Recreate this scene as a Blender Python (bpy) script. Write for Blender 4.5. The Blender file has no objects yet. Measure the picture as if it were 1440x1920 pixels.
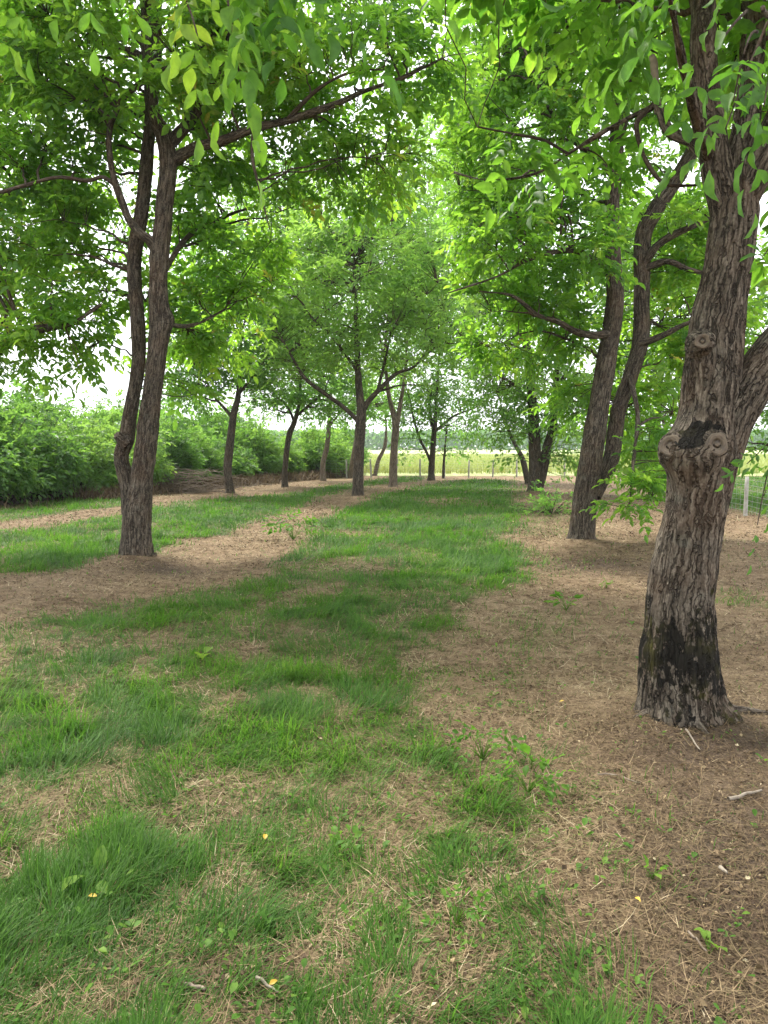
import bpy, math
import numpy as np

# ------------------------------------------------------------------ camera, sky, sun, exposure
SC = bpy.context.scene
COL = SC.collection
F = 1442.0                       # focal length in photo pixels (1440 x 1920)
PITCH = math.radians(4.84)
CAM_H = 1.6
cam_d = bpy.data.cameras.new("camera")
cam = bpy.data.objects.new("camera", cam_d)
COL.objects.link(cam)
cam.location = (0, 0, CAM_H)
cam.rotation_euler = (math.radians(90) - PITCH, 0, 0)
cam_d.sensor_fit = 'VERTICAL'
cam_d.sensor_height = 36.0
cam_d.sensor_width = 27.0
cam_d.lens = F / 1920 * 36.0
cam_d.clip_start = 0.05
cam_d.clip_end = 3000
SC.camera = cam

SUN_EL, SUN_AZ = math.radians(56), math.radians(-36)      # azimuth from +Y, negative = from the left
W = bpy.data.worlds.new("World")
SC.world = W
W.use_nodes = True
wn, wl = W.node_tree.nodes, W.node_tree.links
wn.clear()
sky = wn.new('ShaderNodeTexSky')
sky.sky_type = 'NISHITA'
sky.sun_disc = False
sky.sun_elevation = SUN_EL
sky.sun_rotation = SUN_AZ
sky.air_density = 1.0
sky.dust_density = 3.0
hs = wn.new('ShaderNodeHueSaturation')
hs.inputs['Saturation'].default_value = 0.35
wl.new(sky.outputs[0], hs.inputs['Color'])
tc = wn.new('ShaderNodeTexCoord')
cn = wn.new('ShaderNodeTexNoise')
cn.inputs['Scale'].default_value = 2.4
cn.inputs['Detail'].default_value = 6
wl.new(tc.outputs['Generated'], cn.inputs['Vector'])
cr = wn.new('ShaderNodeValToRGB')
cr.color_ramp.elements[0].position = 0.3
cr.color_ramp.elements[0].color = (0.45, 0.45, 0.45, 1)
cr.color_ramp.elements[1].position = 0.62
cr.color_ramp.elements[1].color = (1, 1, 1, 1)
wl.new(cn.outputs['Fac'], cr.inputs['Fac'])
mx = wn.new('ShaderNodeMix')
mx.data_type = 'RGBA'
wl.new(cr.outputs['Color'], mx.inputs['Factor'])
wl.new(hs.outputs[0], mx.inputs['A'])
mx.inputs['B'].default_value = (9.3, 9.5, 9.8, 1)      # bright cloud cover
bg = wn.new('ShaderNodeBackground')
bg.inputs['Strength'].default_value = 0.10
wl.new(mx.outputs['Result'], bg.inputs['Color'])
wo = wn.new('ShaderNodeOutputWorld')
wl.new(bg.outputs[0], wo.inputs['Surface'])

sun_d = bpy.data.lights.new("sun", 'SUN')
sun_d.energy = 2.3
sun_d.angle = math.radians(11)
sun_d.color = (1.0, 0.95, 0.86)
sun = bpy.data.objects.new("sun", sun_d)
COL.objects.link(sun)
sun.rotation_euler = (math.radians(90) - SUN_EL, 0, -SUN_AZ + math.pi)
SC.view_settings.view_transform = 'Standard'
SC.view_settings.look = 'None'
SC.view_settings.gamma = 1.0
SC.view_settings.exposure = 1.64
SC.cycles.max_bounces = 9
SC.cycles.diffuse_bounces = 6
SC.cycles.transmission_bounces = 8
SC.cycles.glossy_bounces = 2
SC.cycles.caustics_reflective = False
SC.cycles.caustics_refractive = False

# ------------------------------------------------------------------ geometry helpers
RNG = np.random.default_rng(11)
cp, sp = math.cos(PITCH), math.sin(PITCH)


def P(px, py, Y):
    """world point seen at photo pixel (px, py) standing at world depth Y"""
    r, u = (px - 720) / F, -(py - 960) / F
    d = np.array([r, cp + u * sp, -sp + u * cp])
    t = Y / d[1]
    return np.array([0, 0, CAM_H]) + d * t


def G(px, py):
    """world point on flat ground seen at photo pixel"""
    r, u = (px - 720) / F, -(py - 960) / F
    d = np.array([r, cp + u * sp, -sp + u * cp])
    t = -CAM_H / d[2]
    return np.array([d[0] * t, d[1] * t, 0.0])


def to_px(x, y):
    fw = np.maximum(y * cp + CAM_H * sp, 0.3)
    up = y * sp - CAM_H * cp
    return 720 + F * x / fw, 960 - F * up / fw


def _hash(ix, iy, iz, seed):
    h = (ix * 374761393 + iy * 668265263 + iz * 2147483647 + seed * 974711) & 0xffffffff
    h = ((h ^ (h >> 13)) * 1274126177) & 0xffffffff
    h = ((h ^ (h >> 15)) * 2246822519) & 0xffffffff
    return ((h ^ (h >> 16)) & 0xffffff) / float(0xffffff)


def vnoise(p, seed=0):
    p = np.asarray(p, float)
    i = np.floor(p).astype(np.int64)
    f = p - i
    f = f * f * (3 - 2 * f)
    out = 0
    for dx in (0, 1):
        wx = f[:, 0] if dx else 1 - f[:, 0]
        for dy in (0, 1):
            wy = f[:, 1] if dy else 1 - f[:, 1]
            for dz in (0, 1):
                wz = f[:, 2] if dz else 1 - f[:, 2]
                out = out + wx * wy * wz * _hash(i[:, 0] + dx, i[:, 1] + dy, i[:, 2] + dz, seed)
    return out


def fbm(p, octv=4, seed=0):
    p = np.asarray(p, float)
    a, s, t = 1.0, 0.0, 0.0
    for k in range(octv):
        s = s + a * vnoise(p * (2.03 ** k) + 17.3 * k, seed + k)
        t += a
        a *= 0.5
    return s / t


def n2(x, y, scale, octv=3, seed=0):
    return fbm(np.stack([x * scale, y * scale, np.zeros_like(x) + 0.37], 1), octv, seed)


def norm(v):
    return v / np.maximum(np.linalg.norm(v, axis=-1, keepdims=True), 1e-9)


MOUNDS = []
for _p, _h, _r in (((1278, 1345), 0.07, 0.42), ((256, 1052), 0.09, 0.55), ((1089, 1020), 0.09, 0.55), ((671, 936), 0.10, 0.6), ((431, 928), 0.08, 0.5), ((1003, 927), 0.1, 0.7), ((737, 917), 0.08, 0.5)):
    _g = G(*_p)
    MOUNDS.append((_g[0], _g[1], _h, _r))


def gz(x, y):
    x = np.atleast_1d(np.asarray(x, float))
    y = np.atleast_1d(np.asarray(y, float))
    fade = np.clip((60 - np.hypot(x, y)) / 20, 0, 1)
    mound = np.zeros(len(x))
    for (a, b, h, r) in MOUNDS:
        mound = np.maximum(mound, h * np.exp(-((x - a) ** 2 + (y - b) ** 2) / (r * r)))
    return mound + fade * (0.10 * (n2(x, y, 0.5, 2, 5) - 0.5) + 0.05 * (n2(x, y, 2.3, 2, 9) - 0.5))


def make_mesh(name, verts, faces_by_n, mat=None, attrs=None, smooth=False, parent=None, origin=None):
    """faces_by_n: list of (k, n) int arrays; attrs: {name: (type, array)} on points"""
    verts = np.asarray(verts, np.float32)
    if origin is not None:
        verts = verts - np.asarray(origin, np.float32)
    me = bpy.data.meshes.new(name)
    faces_by_n = [f for f in faces_by_n if len(f)]
    me.vertices.add(len(verts))
    me.vertices.foreach_set('co', verts.ravel())
    loops = np.concatenate([f.ravel() for f in faces_by_n]).astype(np.int32)
    tot = np.concatenate([np.full(len(f), f.shape[1], np.int32) for f in faces_by_n])
    start = np.concatenate([[0], np.cumsum(tot)[:-1]]).astype(np.int32)
    me.loops.add(len(loops))
    me.loops.foreach_set('vertex_index', loops)
    me.polygons.add(len(tot))
    me.polygons.foreach_set('loop_start', start)
    me.polygons.foreach_set('loop_total', tot)
    if smooth:
        me.polygons.foreach_set('use_smooth', np.ones(len(tot), bool))
    for an, (ty, arr) in (attrs or {}).items():
        a = me.attributes.new(an, ty, 'POINT')
        a.data.foreach_set('vector' if ty == 'FLOAT_VECTOR' else 'value', np.asarray(arr, np.float32).ravel())
    me.update(calc_edges=True)
    ob = bpy.data.objects.new(name, me)
    COL.objects.link(ob)
    if mat:
        me.materials.append(mat)
    if parent is not None:
        ob.parent = parent
    return ob


class MB:
    def __init__(self):
        self.v, self.f, self.n, self.a = [], {}, 0, {}

    def add(self, verts, faces, **attrs):
        verts = np.asarray(verts, float).reshape(-1, 3)
        for f in faces:
            f = np.asarray(f)
            self.f.setdefault(f.shape[1], []).append(f + self.n)
        self.v.append(verts)
        for k, val in attrs.items():
            self.a.setdefault(k, []).append(np.asarray(val, float))
        self.n += len(verts)

    def build(self, name, mat, parent=None, smooth=False, origin=None):
        at = {}
        for k, lst in self.a.items():
            arr = np.concatenate(lst)
            at[k] = ('FLOAT_VECTOR' if arr.ndim == 2 else 'FLOAT', arr)
        return make_mesh(name, np.concatenate(self.v), [np.concatenate(x) for x in self.f.values()],
                         mat, at, smooth, parent, origin)


def thing(name, label, cat, loc, group=None):
    o = bpy.data.objects.new(name, None)
    COL.objects.link(o)
    o.empty_display_size = 0.3
    o.location = loc
    return tag(o, label, cat, group)


def tag(o, label=None, cat=None, group=None, kind=None):
    if label:
        o['label'] = label
    if cat:
        o['category'] = cat
    if group:
        o['group'] = group
    if kind:
        o['kind'] = kind
    return o


def catmull(pts, n):
    """resample control rows (k, d) to n rows along a Catmull-Rom curve"""
    pts = np.asarray(pts, float)
    k = len(pts)
    q = np.concatenate([[2 * pts[0] - pts[1]], pts, [2 * pts[-1] - pts[-2]]])
    t = np.linspace(0, k - 1, n)
    i = np.minimum(t.astype(int), k - 2)
    u = (t - i)[:, None]
    p0, p1, p2, p3 = q[i], q[i + 1], q[i + 2], q[i + 3]
    return 0.5 * (2 * p1 + (p2 - p0) * u + (2 * p0 - 5 * p1 + 4 * p2 - p3) * u ** 2 + (3 * p1 - p0 - 3 * p2 + p3) * u ** 3)


def tube(mb, pts, rad, sides, bark=0.0, ridge=14.0, bumps=(), wob=0.0, seed=0, cap=True, moss=None):
    """swept tube with bark relief; pts (n,3), rad (n,)"""
    n = len(pts)
    tan = norm(np.gradient(pts, axis=0))
    u = np.zeros((n, 3))
    ref = np.array([1.0, 0.05, 0.0])
    for i in range(n):
        ref = ref - tan[i] * ref.dot(tan[i])
        ref /= np.linalg.norm(ref)
        u[i] = ref
    w = np.cross(tan, u)
    th = np.linspace(0, 2 * np.pi, sides, endpoint=False)
    c, s = np.cos(th), np.sin(th)
    dirs = u[:, None, :] * c[None, :, None] + w[:, None, :] * s[None, :, None]
    arc = np.concatenate([[0], np.cumsum(np.linalg.norm(np.diff(pts, axis=0), axis=1))])
    rr = np.repeat(rad[:, None], sides, 1)
    base = pts[:, None, :] + dirs * rr[:, :, None]
    uv = np.stack([np.broadcast_to(c[None, :], (n, sides)) * rr, np.broadcast_to(s[None, :], (n, sides)) * rr,
                   np.broadcast_to(arc[:, None], (n, sides))], 2).reshape(-1, 3)
    disp = np.zeros(n * sides)
    if wob:
        disp += wob * (fbm(base.reshape(-1, 3) * np.array([4.5, 4.5, 2.2]), 3, seed) - 0.5)
    if bark:
        q = uv * np.array([ridge, ridge, ridge * 0.11])
        q = q + (fbm(uv * np.array([5, 5, 3.0]), 2, seed + 40)[:, None] - 0.5) * np.array([2.2, 2.2, 0.6])
        r1 = 1 - np.abs(2 * fbm(q, 2, seed + 7) - 1) * 2.2
        r2 = fbm(q * 2.7, 2, seed + 9) - 0.5
        disp += bark * (np.clip(r1, -0.6, 1) * -0.9 + 0.9 * r2)
    for (bc, amp, sg) in bumps:
        d2 = ((base.reshape(-1, 3) - np.asarray(bc)) ** 2).sum(1)
        disp += amp * np.exp(-d2 / (sg * sg))
    v = base.reshape(-1, 3) + dirs.reshape(-1, 3) * disp[:, None]
    ii = np.arange(n - 1)[:, None] * sides
    jj = np.arange(sides)[None, :]
    j2 = (jj + 1) % sides
    quads = np.stack([ii + jj, ii + j2, ii + sides + j2, ii + sides + jj], 2).reshape(-1, 4)
    faces = [quads]
    if cap:
        faces.append((np.arange(sides)[None, :] + (n - 1) * sides))
    mo = np.zeros(n * sides) if moss is None else moss(v)
    mb.add(v, faces, bk=uv, moss=mo)


def tubes_batch(mb, paths, rads, sides=4):
    """many thin tubes at once: paths (m,k,3), rads (m,k)"""
    m, k, _ = paths.shape
    tan = norm(np.gradient(paths, axis=1))
    ref = np.where(np.abs(tan[..., 2:3]) > 0.85, np.array([1.0, 0, 0]), np.array([0, 0, 1.0]))
    u = norm(np.cross(tan, ref))
    w = np.cross(tan, u)
    th = np.linspace(0, 2 * np.pi, sides, endpoint=False)
    v = paths[:, :, None, :] + rads[:, :, None, None] * (u[:, :, None, :] * np.cos(th)[None, None, :, None] + w[:, :, None, :] * np.sin(th)[None, None, :, None])
    base = (np.arange(m) * k * sides)[:, None, None]
    ii = (np.arange(k - 1) * sides)[None, :, None]
    jj = np.arange(sides)[None, None, :]
    j2 = (jj + 1) % sides
    q = np.stack([base + ii + jj, base + ii + j2, base + ii + sides + j2, base + ii + sides + jj], 3).reshape(-1, 4)
    vv = v.reshape(-1, 3)
    mb.add(vv, [q], bk=vv * np.array([1, 1, 0.7]), moss=np.zeros(len(vv)))


# ------------------------------------------------------------------ materials
def new_mat(name):
    m = bpy.data.materials.new(name)
    m.use_nodes = True
    nt = m.node_tree
    nt.nodes.clear()
    out = nt.nodes.new('ShaderNodeOutputMaterial')
    return m, nt.nodes, nt.links, out


def ramp(nodes, stops):
    r = nodes.new('ShaderNodeValToRGB')
    els = r.color_ramp.elements
    while len(els) < len(stops):
        els.new(0.5)
    for e, (p, c) in zip(els, stops):
        e.position = p
        e.color = (*c, 1)
    return r


def attr(nodes, name):
    a = nodes.new('ShaderNodeAttribute')
    a.attribute_name = name
    return a


def mixrgb(nodes, links, fac, a, b, blend='MIX'):
    m = nodes.new('ShaderNodeMix')
    m.data_type = 'RGBA'
    m.blend_type = blend
    for key, val in (('Factor', fac), ('A', a), ('B', b)):
        if isinstance(val, (int, float)):
            m.inputs[key].default_value = val
        elif isinstance(val, tuple):
            m.inputs[key].default_value = (*val, 1)
        else:
            links.new(val, m.inputs[key])
    return m.outputs['Result']


def leaf_mat(name, refl, trans, fac=0.45, rough=0.5, spec=0.35, vary=0.0):
    m, n, l, out = new_mat(name)
    a = attr(n, 'tint')
    r1 = ramp(n, refl)
    r2 = ramp(n, trans)
    tint = a.outputs['Fac']
    if vary:
        oi = n.new('ShaderNodeObjectInfo')
        ma = n.new('ShaderNodeMath')
        ma.operation = 'MULTIPLY_ADD'
        l.new(oi.outputs['Random'], ma.inputs[0])
        ma.inputs[1].default_value = vary
        l.new(tint, ma.inputs[2])
        mb_ = n.new('ShaderNodeMath')
        mb_.operation = 'SUBTRACT'
        l.new(ma.outputs[0], mb_.inputs[0])
        mb_.inputs[1].default_value = vary / 2
        tint = mb_.outputs[0]
    l.new(tint, r1.inputs['Fac'])
    l.new(tint, r2.inputs['Fac'])
    tcn = n.new('ShaderNodeTexCoord')
    mo = n.new('ShaderNodeTexNoise')
    mo.inputs['Scale'].default_value = 38.0
    mo.inputs['Detail'].default_value = 4
    l.new(tcn.outputs['Object'], mo.inputs['Vector'])
    mor = ramp(n, [(0.35, (0.72, 0.76, 0.66)), (0.62, (1.12, 1.10, 1.05))])
    l.new(mo.outputs['Fac'], mor.inputs['Fac'])
    pb = n.new('ShaderNodeBsdfPrincipled')
    pb.inputs['Roughness'].default_value = rough
    pb.inputs['Specular IOR Level'].default_value = spec
    l.new(mixrgb(n, l, 1.0, r1.outputs['Color'], mor.outputs['Color'], 'MULTIPLY'), pb.inputs['Base Color'])
    tr = n.new('ShaderNodeBsdfTranslucent')
    l.new(mixrgb(n, l, 0.7, r2.outputs['Color'], mor.outputs['Color'], 'MULTIPLY'), tr.inputs['Color'])
    ms = n.new('ShaderNodeMixShader')
    ms.inputs[0].default_value = fac
    l.new(pb.outputs[0], ms.inputs[1])
    l.new(tr.outputs[0], ms.inputs[2])
    l.new(ms.outputs[0], out.inputs['Surface'])
    return m


M_LEAF = leaf_mat('walnut_leaf',
                  [(0.0, (0.028, 0.080, 0.022)), (0.45, (0.056, 0.145, 0.030)), (0.85, (0.105, 0.205, 0.040)), (1.0, (0.22, 0.20, 0.04))],
                  [(0.0, (0.14, 0.37, 0.035)), (0.45, (0.31, 0.62, 0.05)), (0.85, (0.50, 0.78, 0.07)), (1.0, (0.60, 0.56, 0.07))], 0.55)
M_LEAF_FAR = leaf_mat('grove_leaf',
                      [(0.0, (0.034, 0.090, 0.024)), (0.5, (0.070, 0.158, 0.034)), (1.0, (0.122, 0.218, 0.048))],
                      [(0.0, (0.16, 0.39, 0.06)), (0.5, (0.31, 0.62, 0.09)), (1.0, (0.48, 0.75, 0.12))], 0.52)
M_SHRUB = leaf_mat('thicket_leaf',
                   [(0.0, (0.024, 0.070, 0.020)), (0.5, (0.058, 0.145, 0.036)), (1.0, (0.120, 0.220, 0.055))],
                   [(0.0, (0.14, 0.34, 0.05)), (0.5, (0.30, 0.56, 0.08)), (1.0, (0.46, 0.70, 0.12))], 0.48, vary=0.6)
M_GRASS = leaf_mat('grass_blade',
                   [(0.0, (0.030, 0.080, 0.012)), (0.5, (0.066, 0.150, 0.020)), (0.85, (0.125, 0.210, 0.034)), (0.9, (0.22, 0.20, 0.085)), (1.0, (0.36, 0.29, 0.15))],
                   [(0.0, (0.09, 0.26, 0.03)), (0.5, (0.18, 0.42, 0.04)), (0.85, (0.30, 0.50, 0.06)), (1.0, (0.40, 0.34, 0.16))], 0.33, 0.55, 0.15)
M_STRAW = leaf_mat('dry_straw',
                   [(0.0, (0.070, 0.046, 0.030)), (0.4, (0.185, 0.130, 0.078)), (0.8, (0.36, 0.27, 0.165)), (1.0, (0.54, 0.455, 0.32))],
                   [(0.0, (0.06, 0.04, 0.02)), (1.0, (0.3, 0.22, 0.13))], 0.15, 0.7, 0.15)
M_YELLOW = leaf_mat('yellowed_leaf', [(0.0, (0.45, 0.27, 0.03)), (1.0, (0.60, 0.42, 0.06))], [(0.0, (0.5, 0.3, 0.03)), (1.0, (0.6, 0.4, 0.05))], 0.25)
M_CROP = leaf_mat('field_crop', [(0.0, (0.18, 0.25, 0.09)), (0.5, (0.32, 0.37, 0.14)), (1.0, (0.50, 0.49, 0.22))],
                  [(0.0, (0.2, 0.3, 0.05)), (1.0, (0.4, 0.42, 0.1))], 0.3, 0.6, 0.2)


def bark_mat(name, dark, mid, light, scale=1.0, bump=0.9, mossy=False, rust=0.25):
    m, n, l, out = new_mat(name)
    a = attr(n, 'bk')
    mp = n.new('ShaderNodeMapping')
    mp.inputs['Scale'].default_value = (42 * scale, 42 * scale, 7.0 * scale)
    l.new(a.outputs['Vector'], mp.inputs['Vector'])
    nz0 = n.new('ShaderNodeTexNoise')
    nz0.inputs['Scale'].default_value = 0.35
    l.new(mp.outputs[0], nz0.inputs['Vector'])
    add = n.new('ShaderNodeVectorMath')
    add.operation = 'MULTIPLY_ADD'
    l.new(nz0.outputs['Color'], add.inputs[0])
    add.inputs[1].default_value = (3.2, 3.2, 2.4)
    l.new(mp.outputs[0], add.inputs[2])
    nz = n.new('ShaderNodeTexNoise')
    nz.inputs['Scale'].default_value = 1.0
    nz.inputs['Detail'].default_value = 5
    nz.inputs['Roughness'].default_value = 0.65
    l.new(add.outputs[0], nz.inputs['Vector'])
    mpf = n.new('ShaderNodeMapping')
    mpf.inputs['Scale'].default_value = (26 * scale, 26 * scale, 3.2 * scale)
    l.new(a.outputs['Vector'], mpf.inputs['Vector'])
    wob = n.new('ShaderNodeTexNoise')
    wob.inputs['Scale'].default_value = 16.0
    wob.inputs['Detail'].default_value = 3
    l.new(a.outputs['Vector'], wob.inputs['Vector'])
    addf = n.new('ShaderNodeVectorMath')
    addf.operation = 'MULTIPLY_ADD'
    l.new(wob.outputs['Color'], addf.inputs[0])
    addf.inputs[1].default_value = (1.6, 1.6, 1.0)
    l.new(mpf.outputs[0], addf.inputs[2])
    fu = n.new('ShaderNodeTexNoise')
    fu.inputs['Scale'].default_value = 1.0
    fu.inputs['Detail'].default_value = 2
    fu.inputs['Roughness'].default_value = 0.45
    l.new(addf.outputs[0], fu.inputs['Vector'])
    fs = n.new('ShaderNodeMath')
    fs.operation = 'SUBTRACT'
    l.new(fu.outputs['Fac'], fs.inputs[0])
    fs.inputs[1].default_value = 0.5
    fa = n.new('ShaderNodeMath')
    fa.operation = 'ABSOLUTE'
    l.new(fs.outputs[0], fa.inputs[0])
    crack = ramp(n, [(0.0, (0, 0, 0)), (0.018, (0.25, 0.25, 0.25)), (0.055, (1, 1, 1))])
    l.new(fa.outputs[0], crack.inputs['Fac'])
    rp = ramp(n, [(0.28, dark), (0.5, mid), (0.72, light)])
    l.new(nz.outputs['Fac'], rp.inputs['Fac'])
    col = mixrgb(n, l, crack.outputs['Color'], mixrgb(n, l, 0.15, dark, rp.outputs['Color']), rp.outputs['Color'])
    fi = n.new('ShaderNodeTexNoise')
    fi.inputs['Scale'].default_value = 75.0
    fi.inputs['Detail'].default_value = 4
    l.new(a.outputs['Vector'], fi.inputs['Vector'])
    fr = ramp(n, [(0.32, (0.62, 0.60, 0.58)), (0.6, (1.15, 1.15, 1.15))])
    l.new(fi.outputs['Fac'], fr.inputs['Fac'])
    col = mixrgb(n, l, 1.0, col, fr.outputs['Color'], 'MULTIPLY')
    big = n.new('ShaderNodeTexNoise')
    big.inputs['Scale'].default_value = 4.0
    big.inputs['Detail'].default_value = 3
    l.new(a.outputs['Vector'], big.inputs['Vector'])
    br = ramp(n, [(0.45, (0, 0, 0)), (0.75, (rust, rust, rust))])
    l.new(big.outputs['Fac'], br.inputs['Fac'])
    col = mixrgb(n, l, br.outputs['Color'], col, (0.24, 0.125, 0.065))
    lich = n.new('ShaderNodeTexNoise')
    lich.inputs['Scale'].default_value = 9.0
    lich.inputs['Detail'].default_value = 5
    l.new(a.outputs['Vector'], lich.inputs['Vector'])
    lr = ramp(n, [(0.60, (0, 0, 0)), (0.72, (0.35, 0.35, 0.35))])
    l.new(lich.outputs['Fac'], lr.inputs['Fac'])
    col = mixrgb(n, l, lr.outputs['Color'], col, (0.20, 0.19, 0.15))
    if mossy:
        ma = attr(n, 'moss')
        mm = n.new('ShaderNodeMapping')
        mm.inputs['Scale'].default_value = (30, 30, 19)
        l.new(a.outputs['Vector'], mm.inputs['Vector'])
        mn = n.new('ShaderNodeTexNoise')
        mn.inputs['Scale'].default_value = 1.0
        mn.inputs['Detail'].default_value = 7
        mn.inputs['Roughness'].default_value = 0.62
        l.new(mm.outputs[0], mn.inputs['Vector'])
        sb = n.new('ShaderNodeMath')
        sb.operation = 'MULTIPLY_ADD'
        l.new(mn.outputs['Fac'], sb.inputs[0])
        sb.inputs[1].default_value = -3.0
        l.new(ma.outputs['Fac'], sb.inputs[2])
        mr = ramp(n, [(0.0, (0, 0, 0)), (0.16, (0.96, 0.96, 0.96))])
        l.new(sb.outputs[0], mr.inputs['Fac'])
        mn2 = n.new('ShaderNodeTexNoise')
        mn2.inputs['Scale'].default_value = 7.0
        l.new(a.outputs['Vector'], mn2.inputs['Vector'])
        mcol = ramp(n, [(0.48, (0.010, 0.009, 0.007)), (0.60, (0.022, 0.020, 0.009)), (0.74, (0.055, 0.050, 0.013))])
        l.new(mn2.outputs['Fac'], mcol.inputs['Fac'])
        col = mixrgb(n, l, mr.outputs['Color'], col, mcol.outputs['Color'])
    pb = n.new('ShaderNodeBsdfPrincipled')
    pb.inputs['Roughness'].default_value = 0.9
    pb.inputs['Specular IOR Level'].default_value = 0.15
    l.new(col, pb.inputs['Base Color'])
    hmul = n.new('ShaderNodeMath')
    hmul.operation = 'MULTIPLY_ADD'
    l.new(crack.outputs['Color'], hmul.inputs[0])
    hmul.inputs[1].default_value = 0.9
    l.new(nz.outputs['Fac'], hmul.inputs[2])
    bp = n.new('ShaderNodeBump')
    bp.inputs['Strength'].default_value = bump
    bp.inputs['Distance'].default_value = 0.02
    l.new(hmul.outputs[0], bp.inputs['Height'])
    l.new(bp.outputs[0], pb.inputs['Normal'])
    l.new(pb.outputs[0], out.inputs['Surface'])
    return m


M_BARK_BIG = bark_mat('mossy_bark', (0.022, 0.018, 0.014), (0.098, 0.081, 0.063), (0.235, 0.200, 0.158), 1.15, 1.0, True, 0.16)
M_BARK = bark_mat('bark', (0.022, 0.018, 0.014), (0.088, 0.073, 0.056), (0.185, 0.156, 0.122), 1.1, 1.0, True, 0.14)
M_BARK_TAN = bark_mat('pale_bark', (0.07, 0.054, 0.042), (0.20, 0.158, 0.12), (0.34, 0.285, 0.225), 0.8, 0.8, False, 0.2)
M_TWIG = bark_mat('twig_bark', (0.025, 0.020, 0.016), (0.065, 0.050, 0.038), (0.12, 0.095, 0.075), 0.8, 0.3, False, 0.15)


def simple_noise_mat(name, stops, scale, detail=5, rough=0.9, bump=0.4, coord='Object', stretch=(1, 1, 1)):
    m, n, l, out = new_mat(name)
    t = n.new('ShaderNodeTexCoord')
    mp = n.new('ShaderNodeMapping')
    mp.inputs['Scale'].default_value = stretch
    l.new(t.outputs[coord], mp.inputs['Vector'])
    nz = n.new('ShaderNodeTexNoise')
    nz.inputs['Scale'].default_value = scale
    nz.inputs['Detail'].default_value = detail
    l.new(mp.outputs[0], nz.inputs['Vector'])
    r = ramp(n, stops)
    l.new(nz.outputs['Fac'], r.inputs['Fac'])
    pb = n.new('ShaderNodeBsdfPrincipled')
    pb.inputs['Roughness'].default_value = rough
    pb.inputs['Specular IOR Level'].default_value = 0.2
    l.new(r.outputs['Color'], pb.inputs['Base Color'])
    bp = n.new('ShaderNodeBump')
    bp.inputs['Strength'].default_value = bump
    bp.inputs['Distance'].default_value = 0.01
    l.new(nz.outputs['Fac'], bp.inputs['Height'])
    l.new(bp.outputs[0], pb.inputs['Normal'])
    l.new(pb.outputs[0], out.inputs['Surface'])
    return m


M_POST = simple_noise_mat('weathered_post', [(0.3, (0.26, 0.24, 0.21)), (0.7, (0.46, 0.44, 0.40))], 9)
M_WIRE = simple_noise_mat('wire', [(0.3, (0.25, 0.25, 0.25)), (0.7, (0.38, 0.38, 0.37))], 5, rough=0.5)
M_DEADWOOD = simple_noise_mat('dead_wood', [(0.3, (0.10, 0.075, 0.055)), (0.7, (0.26, 0.21, 0.165))], 22, stretch=(1, 1, 1))
M_PALEWOOD = simple_noise_mat('pale_dead_wood', [(0.3, (0.17, 0.14, 0.11)), (0.7, (0.31, 0.265, 0.21))], 25)


def cut_mat():
    m, n, l, out = new_mat('sawn_wood')
    t = n.new('ShaderNodeTexCoord')
    wv = n.new('ShaderNodeTexWave')
    wv.wave_type = 'RINGS'
    wv.rings_direction = 'Z'
    wv.inputs['Scale'].default_value = 22
    wv.inputs['Distortion'].default_value = 6.0
    wv.inputs['Detail'].default_value = 3
    l.new(t.outputs['Object'], wv.inputs['Vector'])
    nz = n.new('ShaderNodeTexNoise')
    nz.inputs['Scale'].default_value = 26
    nz.inputs['Detail'].default_value = 5
    l.new(t.outputs['Object'], nz.inputs['Vector'])
    r = ramp(n, [(0.0, (0.125, 0.096, 0.068)), (1.0, (0.155, 0.120, 0.086))])
    l.new(wv.outputs['Fac'], r.inputs['Fac'])
    r2 = ramp(n, [(0.46, (0, 0, 0)), (0.66, (0.75, 0.75, 0.75))])
    l.new(nz.outputs['Fac'], r2.inputs['Fac'])
    pb = n.new('ShaderNodeBsdfPrincipled')
    pb.inputs['Roughness'].default_value = 0.9
    l.new(mixrgb(n, l, r2.outputs['Color'], r.outputs['Color'], (0.075, 0.06, 0.048)), pb.inputs['Base Color'])
    bp = n.new('ShaderNodeBump')
    bp.inputs['Strength'].default_value = 0.3
    bp.inputs['Distance'].default_value = 0.004
    l.new(wv.outputs['Fac'], bp.inputs['Height'])
    l.new(bp.outputs[0], pb.inputs['Normal'])
    l.new(pb.outputs[0], out.inputs['Surface'])
    return m


M_CUT = cut_mat()

# ------------------------------------------------------------------ ground cover pattern
GRASS_MAIN = [(880, 900), (955, 902), (968, 950), (958, 1000), (978, 1060), (968, 1095), (890, 1125), (860, 1190), (840, 1260), (810, 1330),
              (860, 1400), (910, 1480), (940, 1600), (1010, 1760), (1150, 1960), (1500, 2600), (-1500, 2600), (-1200, 1500), (-500, 1280), (0, 1195),
              (130, 1165), (250, 1135), (390, 1102), (500, 1082), (580, 1052), (575, 1005), (645, 958), (725, 926), (805, 909)]
GRASS_SIDE = [(0, 1000), (120, 985), (230, 965), (330, 945), (430, 935), (560, 925), (660, 908), (760, 893), (805, 892), (780, 900), (680, 912),
              (585, 934), (530, 958), (420, 996), (290, 1035), (150, 1062), (0, 1082), (-300, 1130), (-900, 1180), (-900, 1120), (-300, 1040)]
GRASS_BANK = [(0, 962), (100, 940), (220, 922), (300, 918), (240, 945), (100, 966), (0, 978), (-300, 1000), (-300, 985)]
GRASS_THIN = [(975, 955), (1062, 955), (1064, 1000), (985, 1012)]


def world_poly(poly):
    return np.array([G(a, b)[:2] for a, b in poly])


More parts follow.
